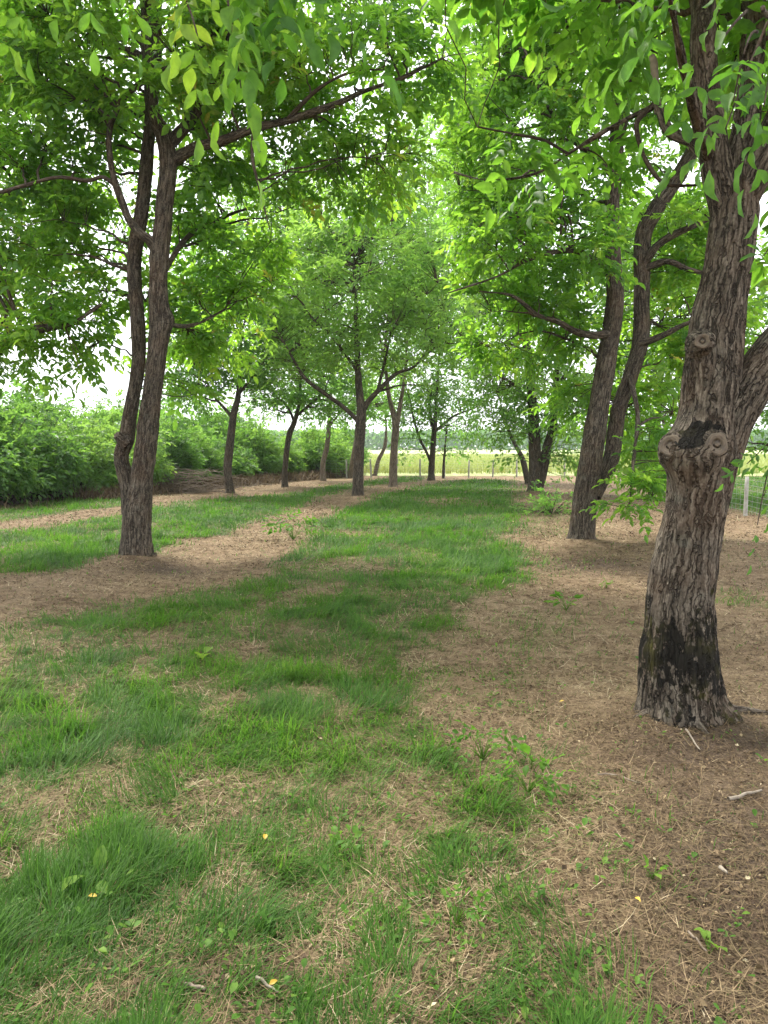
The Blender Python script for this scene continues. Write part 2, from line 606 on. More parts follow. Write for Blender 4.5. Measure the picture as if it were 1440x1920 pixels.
MEADOW = np.array([[9.2, 8], [9.0, 20], [11.2, 27], [14, 41.5], [60, 41.5], [60, 8]])
POLYS = [(MEADOW, 1.0), (world_poly(GRASS_MAIN), 1.0), (world_poly(GRASS_SIDE), 1.0), (world_poly(GRASS_BANK), 0.9), (world_poly(GRASS_THIN), 0.3)]
HOLES = [(60, 1480, 120, 42), (20, 1600, 110, 75), (340, 1290, 80, 20), (250, 1208, 110, 14), (690, 1600, 95, 50), (800, 1690, 75, 40), (430, 1835, 130, 45),
         (330, 1440, 60, 22), (620, 1540, 60, 25), (790, 1225, 110, 45), (860, 1310, 90, 50), (660, 1370, 40, 40), (220, 1395, 80, 16), (650, 1780, 60, 35),
         (620, 1230, 60, 20), (560, 1105, 60, 12), (660, 1060, 70, 8), (650, 1000, 60, 6), (830, 940, 40, 5), (470, 1210, 60, 20), (740, 1870, 70, 40), (900, 1690, 50, 30), (700, 1480, 40, 30)]
CLUMPS = [(150, 1225, 60, 42), (280, 1335, 95, 36), (50, 1320, 80, 40), (515, 1290, 75, 55), (470, 1425, 120, 55), (740, 1415, 110, 38), (820, 1500, 70, 48),
          (885, 1600, 75, 60), (350, 1545, 110, 45), (540, 1705, 130, 60), (50, 1845, 140, 62), (920, 1840, 190, 85), (310, 1710, 80, 30), (650, 1150, 120, 36),
          (330, 1165, 100, 24), (90, 1185, 60, 22), (720, 1110, 100, 22), (620, 1050, 60, 12), (850, 1060, 110, 14), (700, 985, 110, 10), (1355, 1120, 25, 12), (640, 1450, 60, 30),
          (1060, 1860, 60, 40), (120, 1420, 70, 25), (560, 1560, 60, 30), (230, 1860, 160, 60)]


def inside(poly, x, y):
    r = np.zeros(len(x), bool)
    n = len(poly)
    for i in range(n):
        x1, y1 = poly[i]
        x2, y2 = poly[(i + 1) % n]
        if y1 == y2:
            continue
        c = ((y1 > y) != (y2 > y)) & (x < (x2 - x1) * (y - y1) / (y2 - y1) + x1)
        r ^= c
    return r


def blobs(lst, px, py, k=1.0):
    s = np.zeros(len(px))
    for (a, b, ra, rb) in lst:
        s = np.maximum(s, np.exp(-(((px - a) / (ra * k)) ** 2 + ((py - b) / (rb * k)) ** 2) * 1.1))
    return s


def cover(x, y):
    """(grass amount 0..1, clump amount 0..1) at ground points"""
    far = np.clip(y / 6, 0.5, 1.0)
    jx = RNG.normal(0, 1, len(x)) * (0.05 + 0.007 * y)
    jy = RNG.normal(0, 1, len(x)) * (0.07 + 0.016 * y)
    wx = x + 0.9 * (n2(x, y, 0.9, 3, 21) - 0.5) * far + 0.7 * (n2(x, y, 4.0, 3, 23) - 0.5) * far + jx
    wy = y + 1.2 * (n2(x, y, 0.8, 3, 33) - 0.5) * far + 0.9 * (n2(x, y, 4.0, 3, 35) - 0.5) * far + jy
    d = np.zeros(len(x))
    for poly, amt in POLYS:
        d = np.maximum(d, amt * inside(poly, wx, wy))
    px, py = to_px(wx, wy)
    cl = np.where(y > 0.8, blobs(CLUMPS, px, py), 0)
    ho = np.where(y > 0.8, blobs(HOLES, px, py), 0)
    near = np.clip((10 - y) / 4, 0, 1)
    patch = 0.6 * n2(x, y, 1.5, 3, 51) + 0.4 * n2(x, y, 5.0, 3, 53)
    patch = np.clip((patch - 0.42) / 0.16, 0, 1)
    d = d * (1 - near) * (0.55 + 0.45 * patch) + d * near * (0.30 + 0.66 * patch)
    d = np.maximum(d * (1 - 0.92 * ho), np.clip(cl * 1.25, 0, 1) * (0.40 + 0.60 * patch) * (1 - 0.75 * ho))
    edge = np.where(y > 0.8, blobs([(960, 1290, 150, 90), (1030, 1500, 150, 110), (1130, 1620, 140, 90), (1010, 1180, 110, 50), (1150, 1850, 160, 110), (1010, 1060, 70, 30), (1060, 985, 60, 20)], px, py), 0)
    d = np.maximum(d, 0.30 * edge * patch)
    return np.clip(d, 0, 1), cl


# ------------------------------------------------------------------ the ground sheet
def ground():
    ys = np.concatenate([[-900, -200, -60, -20, -8, -3, 0], np.arange(1.0, 9, 0.05), np.arange(9, 20, 0.10), np.arange(20, 46, 0.3), [50, 60, 80, 120, 200, 400, 900, 1800]])
    xs = np.concatenate([[-1800, -600, -200, -80, -40, -25, -16, -12], np.arange(-9, -4.5, 0.12), np.arange(-4.5, 4.5, 0.05), np.arange(4.5, 10, 0.12), [12, 16, 25, 40, 80, 200, 600, 1800]])
    X, Y = np.meshgrid(xs, ys)
    x, y = X.ravel(), Y.ravel()
    g = np.zeros(len(x))
    for k in range(3):
        j = RNG.normal(0, 0.03, (2, len(x)))
        g += cover(x + j[0], y + j[1])[0] / 3
    px, py = to_px(x, y)
    dark_ground = np.where(y > 0.8, blobs([(1400, 1660, 290, 300), (1330, 1400, 220, 80), (1110, 1060, 130, 20), (460, 1850, 120, 50), (1330, 1900, 200, 120), (300, 1068, 90, 12)], px, py), 0)  # darker brown patches; the strip beside the left tree's foot paints its shade
    v = np.stack([x, y, gz(x, y)], 1)
    nx, ny = len(xs), len(ys)
    i = (np.arange(ny - 1)[:, None] * nx + np.arange(nx - 1)[None, :]).ravel()
    q = np.stack([i, i + 1, i + nx + 1, i + nx], 1)
    m, n, l, out = new_mat('mulched_soil')
    t = n.new('ShaderNodeTexCoord')

    def nz(scale, detail=6, rough=0.6, dist=0.0):
        a = n.new('ShaderNodeTexNoise')
        a.inputs['Scale'].default_value = scale
        a.inputs['Detail'].default_value = detail
        a.inputs['Roughness'].default_value = rough
        a.inputs['Distortion'].default_value = dist
        l.new(t.outputs['Object'], a.inputs['Vector'])
        return a.outputs['Fac']
    big, mid, fine = nz(0.7, 4), nz(6, 6, 0.7, 0.6), nz(45, 5, 0.7, 1.2)
    r_f = ramp(n, [(0.30, (0.050, 0.036, 0.025)), (0.46, (0.215, 0.152, 0.096)), (0.62, (0.39, 0.292, 0.184)), (0.76, (0.52, 0.42, 0.285))])
    l.new(fine, r_f.inputs['Fac'])
    r_m = ramp(n, [(0.36, (0.42, 0.38, 0.35)), (0.58, (1, 1, 1))])
    l.new(mid, r_m.inputs['Fac'])
    col = mixrgb(n, l, 1.0, r_f.outputs['Color'], r_m.outputs['Color'], 'MULTIPLY')
    r_b = ramp(n, [(0.35, (0.80, 0.76, 0.74)), (0.65, (1.0, 1.0, 1.0))])
    l.new(big, r_b.inputs['Fac'])
    col = mixrgb(n, l, 1.0, col, r_b.outputs['Color'], 'MULTIPLY')
    da = attr(n, 'dark_ground')
    dsoil = ramp(n, [(0.3, (0.026, 0.019, 0.014)), (0.56, (0.078, 0.056, 0.042)), (0.75, (0.16, 0.122, 0.09))])
    l.new(fine, dsoil.inputs['Fac'])
    dm = n.new('ShaderNodeMath')
    dm.operation = 'MULTIPLY'
    l.new(da.outputs['Fac'], dm.inputs[0])
    dm.inputs[1].default_value = 0.95
    col = mixrgb(n, l, dm.outputs[0], col, dsoil.outputs['Color'])
    ga = attr(n, 'grass_amount')
    gr = ramp(n, [(0.3, (0.030, 0.046, 0.014)), (0.6, (0.060, 0.090, 0.026)), (0.8, (0.13, 0.12, 0.05))])
    l.new(fine, gr.inputs['Fac'])
    gm = n.new('ShaderNodeMath')
    gm.operation = 'MULTIPLY'
    l.new(ga.outputs['Fac'], gm.inputs[0])
    gm.inputs[1].default_value = 0.9
    col = mixrgb(n, l, gm.outputs[0], col, gr.outputs['Color'])
    pb = n.new('ShaderNodeBsdfPrincipled')
    pb.inputs['Roughness'].default_value = 0.95
    pb.inputs['Specular IOR Level'].default_value = 0.1
    l.new(col, pb.inputs['Base Color'])
    bp = n.new('ShaderNodeBump')
    bp.inputs['Strength'].default_value = 0.8
    bp.inputs['Distance'].default_value = 0.025
    l.new(mixrgb(n, l, 0.5, fine, mid), bp.inputs['Height'])
    l.new(bp.outputs[0], pb.inputs['Normal'])
    l.new(pb.outputs[0], out.inputs['Surface'])
    o = make_mesh('ground', v, [q], m, {'grass_amount': ('FLOAT', g), 'dark_ground': ('FLOAT', dark_ground)}, True)
    tag(o, kind='structure')


ground()

FENCE_L, FENCE_R = G(640, 897), G(1100, 897)
BACK_Y = 40.0


def field():
    """crop field beyond the fences: a sheet 20 mm above the ground"""
    m, n, l, out = new_mat('field_soil')
    t = n.new('ShaderNodeTexCoord')
    nzz = n.new('ShaderNodeTexNoise')
    nzz.inputs['Scale'].default_value = 0.08
    nzz.inputs['Detail'].default_value = 8
    nzz.inputs['Roughness'].default_value = 0.7
    mp = n.new('ShaderNodeMapping')
    mp.inputs['Scale'].default_value = (0.35, 1, 1)
    l.new(t.outputs['Object'], mp.inputs['Vector'])
    l.new(mp.outputs[0], nzz.inputs['Vector'])
    r = ramp(n, [(0.3, (0.20, 0.28, 0.10)), (0.5, (0.34, 0.39, 0.16)), (0.68, (0.50, 0.49, 0.23))])
    l.new(nzz.outputs['Fac'], r.inputs['Fac'])
    pb = n.new('ShaderNodeBsdfPrincipled')
    pb.inputs['Roughness'].default_value = 0.9
    l.new(r.outputs['Color'], pb.inputs['Base Color'])
    l.new(pb.outputs[0], out.inputs['Surface'])
    xs = np.linspace(-160, 260, 70)
    ys = np.concatenate([np.linspace(42.5, 80, 40), np.linspace(85, 420, 30)])
    X, Y = np.meshgrid(xs, ys)
    v = np.stack([X.ravel(), Y.ravel(), 0.1 + 0.12 * n2(X.ravel(), Y.ravel(), 0.3, 2, 77)], 1)
    v[:len(xs), 2] = -0.1
    nx, ny = len(xs), len(ys)
    i = (np.arange(ny - 1)[:, None] * nx + np.arange(nx - 1)[None, :]).ravel()
    o = make_mesh('field', v, [np.stack([i, i + 1, i + nx + 1, i + nx], 1)], m, smooth=True)
    tag(o, kind='structure')


field()


# ------------------------------------------------------------------ blades, straw, small weeds (uncountable)
def blades(mb, x, y, z, length, width, az, lean, curl, tint):
    """tapered bent blades: 3 sections + tip"""
    n = len(x)
    s = np.array([0.0, 0.38, 0.72, 1.0])
    hd = np.stack([np.cos(az), np.sin(az), np.zeros(n)], 1)
    side = np.stack([-np.sin(az), np.cos(az), np.zeros(n)], 1)
    pts = []
    for k in s:
        a = lean + curl * k
        hor = (np.sin(a) * k * length)
        ver = (np.cos(np.minimum(a, 1.75)) * k * length)
        pts.append(np.stack([x, y, z], 1) + hd * hor[:, None] + np.array([0, 0, 1.0]) * ver[:, None])
    wd = [1.0, 0.85, 0.55]
    V = []
    for k in range(3):
        V.append(pts[k] - side * (width * wd[k] / 2)[:, None])
        V.append(pts[k] + side * (width * wd[k] / 2)[:, None])
    V.append(pts[3])
    V = np.stack(V, 1)
    b = np.arange(n)[:, None] * 7
    q = np.concatenate([b + np.array([[0, 1, 3, 2]]), b + np.array([[2, 3, 5, 4]])])
    t = b + np.array([[4, 5, 6]])
    mb.add(V.reshape(-1, 3), [q, t], tint=np.repeat(tint, 7))


def screen_even(n, y0, y1, half=0.60, pad=1.8):
    y = y0 * (y1 / y0) ** RNG.random(n)
    x = (RNG.random(n) * 2 - 1) * (half * y + pad)
    return x, y


TREE_FEET = []          # (x, y, radius) kept clear of blades


def clear_of_feet(x, y):
    k = np.ones(len(x), bool)
    for (a, b, r) in TREE_FEET:
        k &= (x - a) ** 2 + (y - b) ** 2 > (r * 0.95) ** 2
    return k


def grass():
    mb = MB()
    x, y = screen_even(1000000, 1.4, 41)
    d, cl = cover(x, y)
    keep = (RNG.random(len(x)) < d ** 1.15 * (0.75 + 0.25 * np.clip(y / 8, 0, 1)) + 0.015) & clear_of_feet(x, y)
    x, y, d, cl = x[keep], y[keep], d[keep], cl[keep]
    n = len(x)
    tuft = n2(x, y, 4.0, 3, 61)
    fine = n2(x, y, 13.0, 2, 63)
    L = (0.055 + 0.075 * RNG.random(n) ** 1.3 + 0.20 * np.clip(tuft - 0.45, 0, 0.4) * 2 + 0.10 * cl * RNG.random(n)) * (0.40 + 0.65 * d) * (0.50 + 0.9 * fine)
    L *= np.where(y > 9, 1.1, 1.0)
    wd = np.maximum(0.0028 + 0.0034 * RNG.random(n) ** 1.5, 0.0009 * y)
    flow = 2 * np.pi * n2(x, y, 1.7, 3, 71) * 2.0 + 0.4
    az = flow + RNG.normal(0, 0.62, n)
    lean = np.abs(RNG.normal(0.52, 0.30, n)) + 0.15 * cl
    curl = RNG.random(n) ** 1.3 * 1.3 + 0.2 * cl
    tint = np.clip(0.26 + 0.75 * (n2(x, y, 1.3, 4, 81) - 0.45) + 0.3 * (fine - 0.5) + RNG.normal(0, 0.17, n), 0, 0.86)
    dry = RNG.random(n) < 0.03 + 0.16 * (1 - d)
    L = np.where(dry, L * 0.6, L)
    lean = np.where(dry, lean + 0.5, lean)
    tint = np.where(dry, 0.9 + 0.1 * RNG.random(n), tint)
    z = gz(x, y) - 0.004
    blades(mb, x, y, z, L, wd, az, lean, curl, tint)
    tag(mb.build('grass', M_GRASS), 'patchy tufted green grass growing down the middle strip between the trees', 'grass', kind='stuff')


def straw():
    mb = MB()
    x, y = screen_even(430000, 1.4, 34)
    d, cl = cover(x, y)
    keep = (RNG.random(len(x)) < (1 - 0.8 * d) * 0.9) & clear_of_feet(x, y)
    x, y, d = x[keep], y[keep], d[keep]
    n = len(x)
    L = 0.025 + 0.13 * RNG.random(n) ** 2.2
    L = np.maximum(L, 0.004 * y)
    wd = np.maximum(0.0012 + 0.0016 * RNG.random(n), 0.00065 * y)
    az = RNG.random(n) * 2 * np.pi
    z = gz(x, y) + 0.002 + 0.016 * RNG.random(n)
    px, py = to_px(x, y)
    dark_ground = blobs([(1400, 1660, 290, 300), (1330, 1400, 220, 80), (1110, 1060, 130, 20), (460, 1850, 120, 50)], px, py)
    tint = np.clip(0.46 + 0.35 * (n2(x, y, 1.4, 3, 91) - 0.5) * 2 + RNG.normal(0, 0.23, n) - 0.36 * dark_ground, 0, 1)
    blades(mb, x, y, z, L, wd, az, 1.32 + 0.3 * RNG.random(n), RNG.normal(0, 0.22, n), tint)
    tag(mb.build('dry_grass', M_STRAW), 'dry brown mown grass clippings littering the bare ground under the trees', 'dry grass', kind='stuff')


def ground_weeds():
    """tiny broad leaves in rosettes, scattered everywhere"""
    mb = MB()
    x, y = screen_even(22000, 1.5, 14)
    d, cl = cover(x, y)
    px, py = to_px(x, y)
    pref = blobs([(960, 1275, 80, 40), (1000, 1490, 90, 60), (1100, 1560, 90, 50), (900, 1330, 80, 40), (640, 1580, 90, 60), (560, 1790, 140, 80), (1060, 1650, 120, 60), (60, 1680, 90, 50),
                  (760, 1740, 100, 60), (1180, 1560, 60, 50), (480, 1900, 200, 60), (1120, 1850, 120, 60), (350, 1850, 120, 40)], px, py)
    keep = (RNG.random(len(x)) < 0.03 + 0.30 * pref + 0.05 * (d > 0.2)) & clear_of_feet(x, y)
    x, y = x[keep], y[keep]
    x, y = np.repeat(x, 4), np.repeat(y, 4)
    n = len(x)
    az = RNG.random(n) * 2 * np.pi
    L = 0.013 + 0.022 * RNG.random(n) ** 1.6
    wd = L * (0.45 + 0.3 * RNG.random(n))
    hd = np.stack([np.cos(az), np.sin(az), np.zeros(n)], 1)
    sd = np.stack([-np.sin(az), np.cos(az), np.zeros(n)], 1)
    lift = 0.15 + 0.7 * RNG.random(n)
    base = np.stack([x, y, gz(x, y) + 0.006 + 0.05 * RNG.random(n) ** 2], 1) + hd * (L * 0.3)[:, None]
    tpl = [(0, 0, 0), (0.35, 0.75, 0.05), (0.7, 0.85, 0.04), (1, 0, -0.12), (0.7, -0.85, 0.04), (0.35, -0.75, 0.05)]
    V = np.stack([base + hd * (a * L)[:, None] + sd * (b * wd * 0.6)[:, None] + np.array([0, 0, 1.0]) * ((a * lift + c) * L)[:, None] for a, b, c in tpl], 1)
    b = np.arange(n)[:, None] * 6
    t = np.clip(RNG.normal(0.5, 0.18, n), 0, 0.84)
    mb.add(V.reshape(-1, 3), [np.concatenate([b + np.array([[0, 1, 2, 3]]), b + np.array([[0, 3, 4, 5]])])], tint=np.repeat(t, 6))
    tag(mb.build('weeds', M_GRASS), 'tiny broad-leaved weeds sprinkled through the mown grass', 'weeds', kind='stuff')


def litter():
    """crumbled dark leaf bits lying between the clippings"""
    mb = MB()
    x, y = screen_even(170000, 1.4, 22)
    d, cl = cover(x, y)
    px, py = to_px(x, y)
    dark_ground = blobs([(1400, 1660, 290, 300), (1330, 1400, 220, 80), (1110, 1060, 130, 20), (460, 1850, 120, 50), (1330, 1900, 200, 120)], px, py)
    g = n2(x, y, 2.2, 3, 17)
    keep = (RNG.random(len(x)) < (0.10 + 0.9 * np.clip((g - 0.42) * 4, 0, 1) + 0.8 * dark_ground) * (1 - 0.7 * d)) & clear_of_feet(x, y)
    x, y, dark_ground = x[keep], y[keep], dark_ground[keep]
    n = len(x)
    az = RNG.random(n) * 6.28
    L = np.maximum(0.008 + 0.022 * RNG.random(n) ** 1.5, 0.003 * y)
    hd = np.stack([np.cos(az), np.sin(az), RNG.normal(0, 0.35, n)], 1)
    base = np.stack([x, y, gz(x, y) + 0.006 + 0.012 * RNG.random(n)], 1)
    nr = norm(np.array([0, 0, 1.0]) + RNG.normal(0, 0.5, (n, 3)))
    leaflets(mb, base, norm(hd), nr, L, L * (0.3 + 0.5 * RNG.random(n)), np.clip(RNG.normal(0.16, 0.14, n) + np.where(RNG.random(n) < 0.06, 0.6, 0), 0, 1), 0)
    tag(mb.build('leaf_litter', M_STRAW), 'crumbled brown leaf litter between the dry clippings', 'leaf litter', kind='stuff')


def crop():
    mb = MB()
    n = 70000
    y = 42.5 * (130 / 42.5) ** RNG.random(n)
    x = (RNG.random(n) * 1.3 - 0.45) * 0.62 * y
    L = 0.28 + 0.25 * RNG.random(n)
    wd = 0.0012 * y
    blades(mb, x, y, np.full(n, 0.12), L, wd, RNG.random(n) * 6.28, 0.15 + 0.2 * RNG.random(n), 0.5 * RNG.random(n), np.clip(0.25 + 0.6 * n2(x * 0.4, y, 0.16, 3, 13) + RNG.normal(0, 0.12, n), 0, 1))
    tag(mb.build('crop', M_CROP), 'pale yellow-green crop standing in the open field beyond the fence', 'crop', kind='stuff')


# ------------------------------------------------------------------ leaves
def leaflets(mb, base, d, nrm, L, Wd, tint, hi):
    """ovate folded leaflets; base, d (dir), nrm: (n,3)"""
    n = len(base)
    nrm = norm(nrm - d * (nrm * d).sum(1, keepdims=True))
    s = np.cross(d, nrm)
    if hi == 2:
        k = [(0, 0, 0), (0.12, 0.42, .05), (0.3, 0.85, .10), (0.5, 1.0, .11), (0.7, 0.82, .08), (0.88, 0.42, .02), (1, 0, -.16), (0.88, -0.42, .02), (0.7, -0.82, .08), (0.5, -1, .11),
             (0.3, -0.85, .10), (0.12, -0.42, .05), (0.3, 0, 0.02), (0.5, 0, 0.0), (0.7, 0, -0.05)]
        fq = [(0, 12, 2, 1), (12, 13, 3, 2), (13, 14, 4, 3), (14, 6, 5, 4), (0, 11, 10, 12), (12, 10, 9, 13), (13, 9, 8, 14), (14, 8, 7, 6)]
    elif hi == 1:
        k = [(0, 0, 0), (0.28, 0.85, .08), (0.55, 1.0, .09), (0.8, 0.6, .04), (1, 0, -.14), (0.8, -0.6, .04), (0.55, -1.0, .09), (0.28, -0.85, .08), (0.5, 0, 0)]
        fq = [(0, 8, 2, 1), (8, 4, 3, 2), (0, 7, 6, 8), (8, 6, 5, 4)]
    else:
        k = [(0, 0, 0), (0.5, 1.0, .06), (1, 0, -.1), (0.5, -1.0, .06)]
        fq = [(0, 2, 1), (0, 3, 2)]
    ph = RNG.random(n) * 6.28 if hi == 2 else np.zeros(n)
    cu = RNG.normal(0, 0.09, n) if hi == 2 else np.zeros(n)
    V = np.stack([base + d * (a * L)[:, None] + s * (b * Wd * 0.5)[:, None] + nrm * ((c + cu * a * a + (0.045 * np.sin(a * 9 + ph) * b if hi == 2 else 0)) * L)[:, None] for a, b, c in k], 1)
    b = np.arange(n)[:, None] * len(k)
    f = np.concatenate([b + np.array([q]) for q in fq])
    mb.add(V.reshape(-1, 3), [f], tint=np.repeat(tint, len(k)))


def compound(mb, pos, dirv, size, tint, pairs=3, hi=1, droop=0.35, upb=1.0, rng=RNG, aspect=0.46):
    """pinnate leaves: pairs of leaflets plus a terminal one along a drooping rachis"""
    m = len(pos)
    dirv = norm(dirv)
    up = norm(np.array([0, 0, upb]) + rng.normal(0, 0.45, (m, 3)))
    side = norm(np.cross(dirv, up))
    up = np.cross(side, dirv)
    down = np.array([0, 0, -1.0])
    for j in range(pairs + 1):
        for sg in ((1, -1) if j < pairs else (0,)):
            t = 0.32 + 0.68 * (j / pairs)
            p = pos + dirv * (size * t)[:, None] + down * (size * droop * t * t)[:, None]
            if sg:
                d = dirv * 0.55 + side * (sg * 0.85) + down * (0.15 + droop * 0.6)
            else:
                d = dirv + down * (droop * 1.2)
            d = norm(d + rng.normal(0, 0.16, (m, 3)))
            nr = norm(up + rng.normal(0, 0.30, (m, 3)))
            L = size * (0.34 + 0.09 * j / pairs + (0.06 if sg == 0 else 0)) * (0.85 + 0.3 * rng.random(m))
            leaflets(mb, p, d, nr, L, L * aspect * (0.85 + 0.3 * rng.random(m)), np.clip(tint + rng.normal(0, 0.06, m), 0, 1), hi)


# ------------------------------------------------------------------ trees
def path_world(ctrl, Y):
    """ctrl rows (px, py, dY, width_px) -> points and radii in metres"""
    pts, rad = [], []
    for (a, b, dy, w) in ctrl:
        p = P(a, b, Y + dy)
        pts.append(p)
        rad.append(w / 2 / F * ((Y + dy) * cp - (p[2] - CAM_H) * sp))
    return np.array(pts), np.array(rad)


def ell_sample(rng, ells, Y, dens, shell=0.5):
    """cluster points in a union of ellipsoids; rows (px, py, dY, rx, ry, rz)"""
    out = []
    for e in ells:
        a, b, dy, rx, ry, rz = e[:6]
        k = e[6] if len(e) > 6 else 1.0
        c = P(a, b, Y + dy)
        vol = 4.19 * rx * ry * rz
        n = max(4, int(vol * dens * k))
        d = norm(rng.normal(size=(n, 3)))
        r = rng.random(n) ** (1 / 3)
        r = r * (1 - shell) + shell * np.maximum(r, rng.random(n) ** 0.2)
        p = c + d * r[:, None] * np.array([rx, ry, rz])
        out.append(p)
    p = np.concatenate(out)
    g = fbm(p * 1.1, 3, int(Y * 10))              # leave gaps so the crown breaks into clumps
    return p[g > 0.31]


def tree(label, Y, trunk, stems=(), limbs=(), ells=(), dens=7.0, leaf=0.30, per=7, pairs=3, hi=1, mat=None, bark=None, seed=1, big=False,
         tint0=0.45, bumps=(), moss=None, droop=0.35, sec=34, group='trees planted in rows', name='tree', twig_r=1.0, zmin=None, min_attach=0.35, clear=0.0):
    rng = np.random.default_rng(seed)
    bark = bark or M_BARK
    mat = mat or M_LEAF
    tp, tr = path_world(trunk, Y)
    origin = np.array([tp[0][0], tp[0][1], 0.0])
    root = thing(name, label, 'tree', origin, group)
    # sink the foot and flare it
    foot = tp[0].copy()
    foot[2] = float(gz(foot[0], foot[1])[0]) - 0.06
    tp = np.concatenate([[foot], tp[1:]])
    n_r, sides = (520, 220) if big else ((170, 64) if Y < 14 else (60, 20))
    tr[0] *= 1.12
    c = catmull(np.column_stack([tp, tr]), n_r)
    mb = MB()
    TREE_FEET.append((foot[0], foot[1], tr[0]))
    tube(mb, c[:, :3], np.maximum(c[:, 3], 0.004), sides, bark=(0.008 if big else 0.010 if Y < 14 else 0.009), ridge=(42 if big else 30 if Y < 14 else 18), bumps=bumps,
         wob=0.05 if big else 0.05, seed=seed, moss=moss)
    mb.build('trunk', bark, root, True, origin)
    skel = [c[int(n_r * min_attach):, :3]]
    skelr = [c[int(n_r * min_attach):, 3]]

    def limb(ctrl, nm):
        lp, lr = path_world(ctrl, Y)
        L = np.linalg.norm(np.diff(lp, axis=0), axis=1).sum()
        k = int(np.clip(L / (0.02 if big else 0.04), 16, 220))
        lp = lp + np.concatenate([np.zeros((1, 3)), rng.normal(0, 0.02, (len(lp) - 1, 3)) * np.minimum(1, lr[1:, None] * 40)])
        cc = catmull(np.column_stack([lp, lr]), k)
        b = MB()
        thick = lr[0] > 0.04
        tube(b, cc[:, :3], np.maximum(cc[:, 3], 0.003), (72 if big and thick else 36 if thick and Y < 14 else 10), bark=0.006 if thick and Y < 14 else 0.0, ridge=24, wob=0.02 if Y < 14 else 0.01, seed=seed + 3)
        b.build(nm, bark if thick else M_TWIG, root, True, origin)
        skel.append(cc[k // 4:, :3])
        skelr.append(cc[k // 4:, 3])
    for s in stems:
        limb(s, 'stem')
    for s in limbs:
        limb(s, 'branch')
    if not ells:
        return root
    pts = ell_sample(rng, ells, Y, dens)
    print('TREE', label[:30], len(pts), 'clusters', len(pts) * per * (2 * pairs + 1), 'leaflets')
    if zmin is not None:
        pts = pts[pts[:, 2] > zmin]
    S = np.concatenate(skel)
    SR = np.concatenate(skelr)
    if clear:                                     # the bole itself stays bare of leaf sprays
        keep = np.ones(len(pts), bool)
        for sk in skel[:1 + len(stems)]:
            dd = np.linalg.norm(pts[:, None, :] - sk[None, ::4, :], axis=2).min(1)
            keep &= dd > clear
        pts = pts[keep]
    # secondary branches: from the skeleton to spread-out targets
    tw = MB()
    idx = rng.choice(len(pts), min(sec, len(pts)), replace=False)
    tgt = pts[idx]
    paths, rads = [], []
    K = 9
    for q in tgt:
        dd = np.linalg.norm(S - q, axis=1) + 1.6 * np.maximum(S[:, 2] - q[2] + 0.3, 0)
        j = int(np.argmin(dd))
        a = S[j]
        t = np.linspace(0, 1, K)[:, None]
        L = np.linalg.norm(q - a)
        mid = a + (q - a) * 0.45 + rng.normal(0, 0.10 * L, 3) + np.array([0, 0, 0.10 * L])
        path = (1 - t) ** 2 * a + 2 * t * (1 - t) * mid + t * t * q
        path[1:-1] += rng.normal(0, 0.018 * L, (K - 2, 3))
        paths.append(path)
        r0 = min(SR[j] * 0.7, 0.012 + 0.011 * L) * twig_r
        rads.append(np.linspace(r0, 0.005 * twig_r, K))
    paths, rads = np.array(paths), np.array(rads)
    tubes_batch(tw, paths, rads, 6 if Y < 14 else 4)
    S2 = np.concatenate([paths[:, 2:].reshape(-1, 3), S])
    # twigs from there to every leaf cluster
    p2, r2, ends, dirs = [], [], [], []
    K2 = 6
    t = np.linspace(0, 1, K2)[:, None]
    for q in pts:
        dd = np.linalg.norm(S2 - q, axis=1) + 0.8 * np.maximum(S2[:, 2] - q[2], 0)
        a = S2[int(np.argmin(dd))]
        L = np.linalg.norm(q - a)
        if L > 1.9:
            a = q + (a - q) * 1.9 / L
            L = 1.9
        mid = a + (q - a) * 0.5 + rng.normal(0, 0.12 * L, 3) + np.array([0, 0, 0.08 * L])
        path = (1 - t) ** 2 * a + 2 * t * (1 - t) * mid + t * t * q
        p2.append(path)
        r2.append(np.linspace(0.0080, 0.0030, K2) * twig_r)
        ends.append(path)
        dirs.append(norm(q - mid))
    tubes_batch(tw, np.array(p2), np.array(r2), 4 if Y < 14 else 3)
    tw.build('twigs', M_TWIG, root, False, origin)
    # compound leaves at the twig ends and along the last half
    P2 = np.array(p2)
    D2 = np.array(dirs)
    m = len(P2)
    rep = np.repeat(np.arange(m), per)
    tt = np.where(rng.random(len(rep)) < 0.5, 1.0, 0.45 + 0.55 * rng.random(len(rep)))
    f = tt * (K2 - 1)
    i0 = np.minimum(f.astype(int), K2 - 2)
    pos = P2[rep, i0] + (P2[rep, i0 + 1] - P2[rep, i0]) * (f - i0)[:, None]
    d = D2[rep] * 0.7 + rng.normal(0, 0.75, (len(rep), 3)) * np.array([1, 1, 0.5]) + np.array([0, 0, 0.05])
    size = leaf * (0.7 + 0.6 * rng.random(len(rep)))
    tint = np.clip(tint0 + 0.5 * (fbm(pos * 0.9, 2, seed + 5) - 0.5) * 1.3 + rng.normal(0, 0.12, len(rep)), 0, 0.86)
    tint = np.where(rng.random(len(rep)) < 0.004, 1.0, tint)
    lf = MB()
    compound(lf, pos, d, size, tint, pairs, hi, droop, rng=rng)
    if zmin is not None:
        pass
    cr_ = lf.build('crown', mat, root, False, origin)
    return root


def foot_Y(px, py):
    return G(px, py)[1]


# --- the big mossy tree at right --------------------------------------------
YA = foot_Y(1280, 1345)


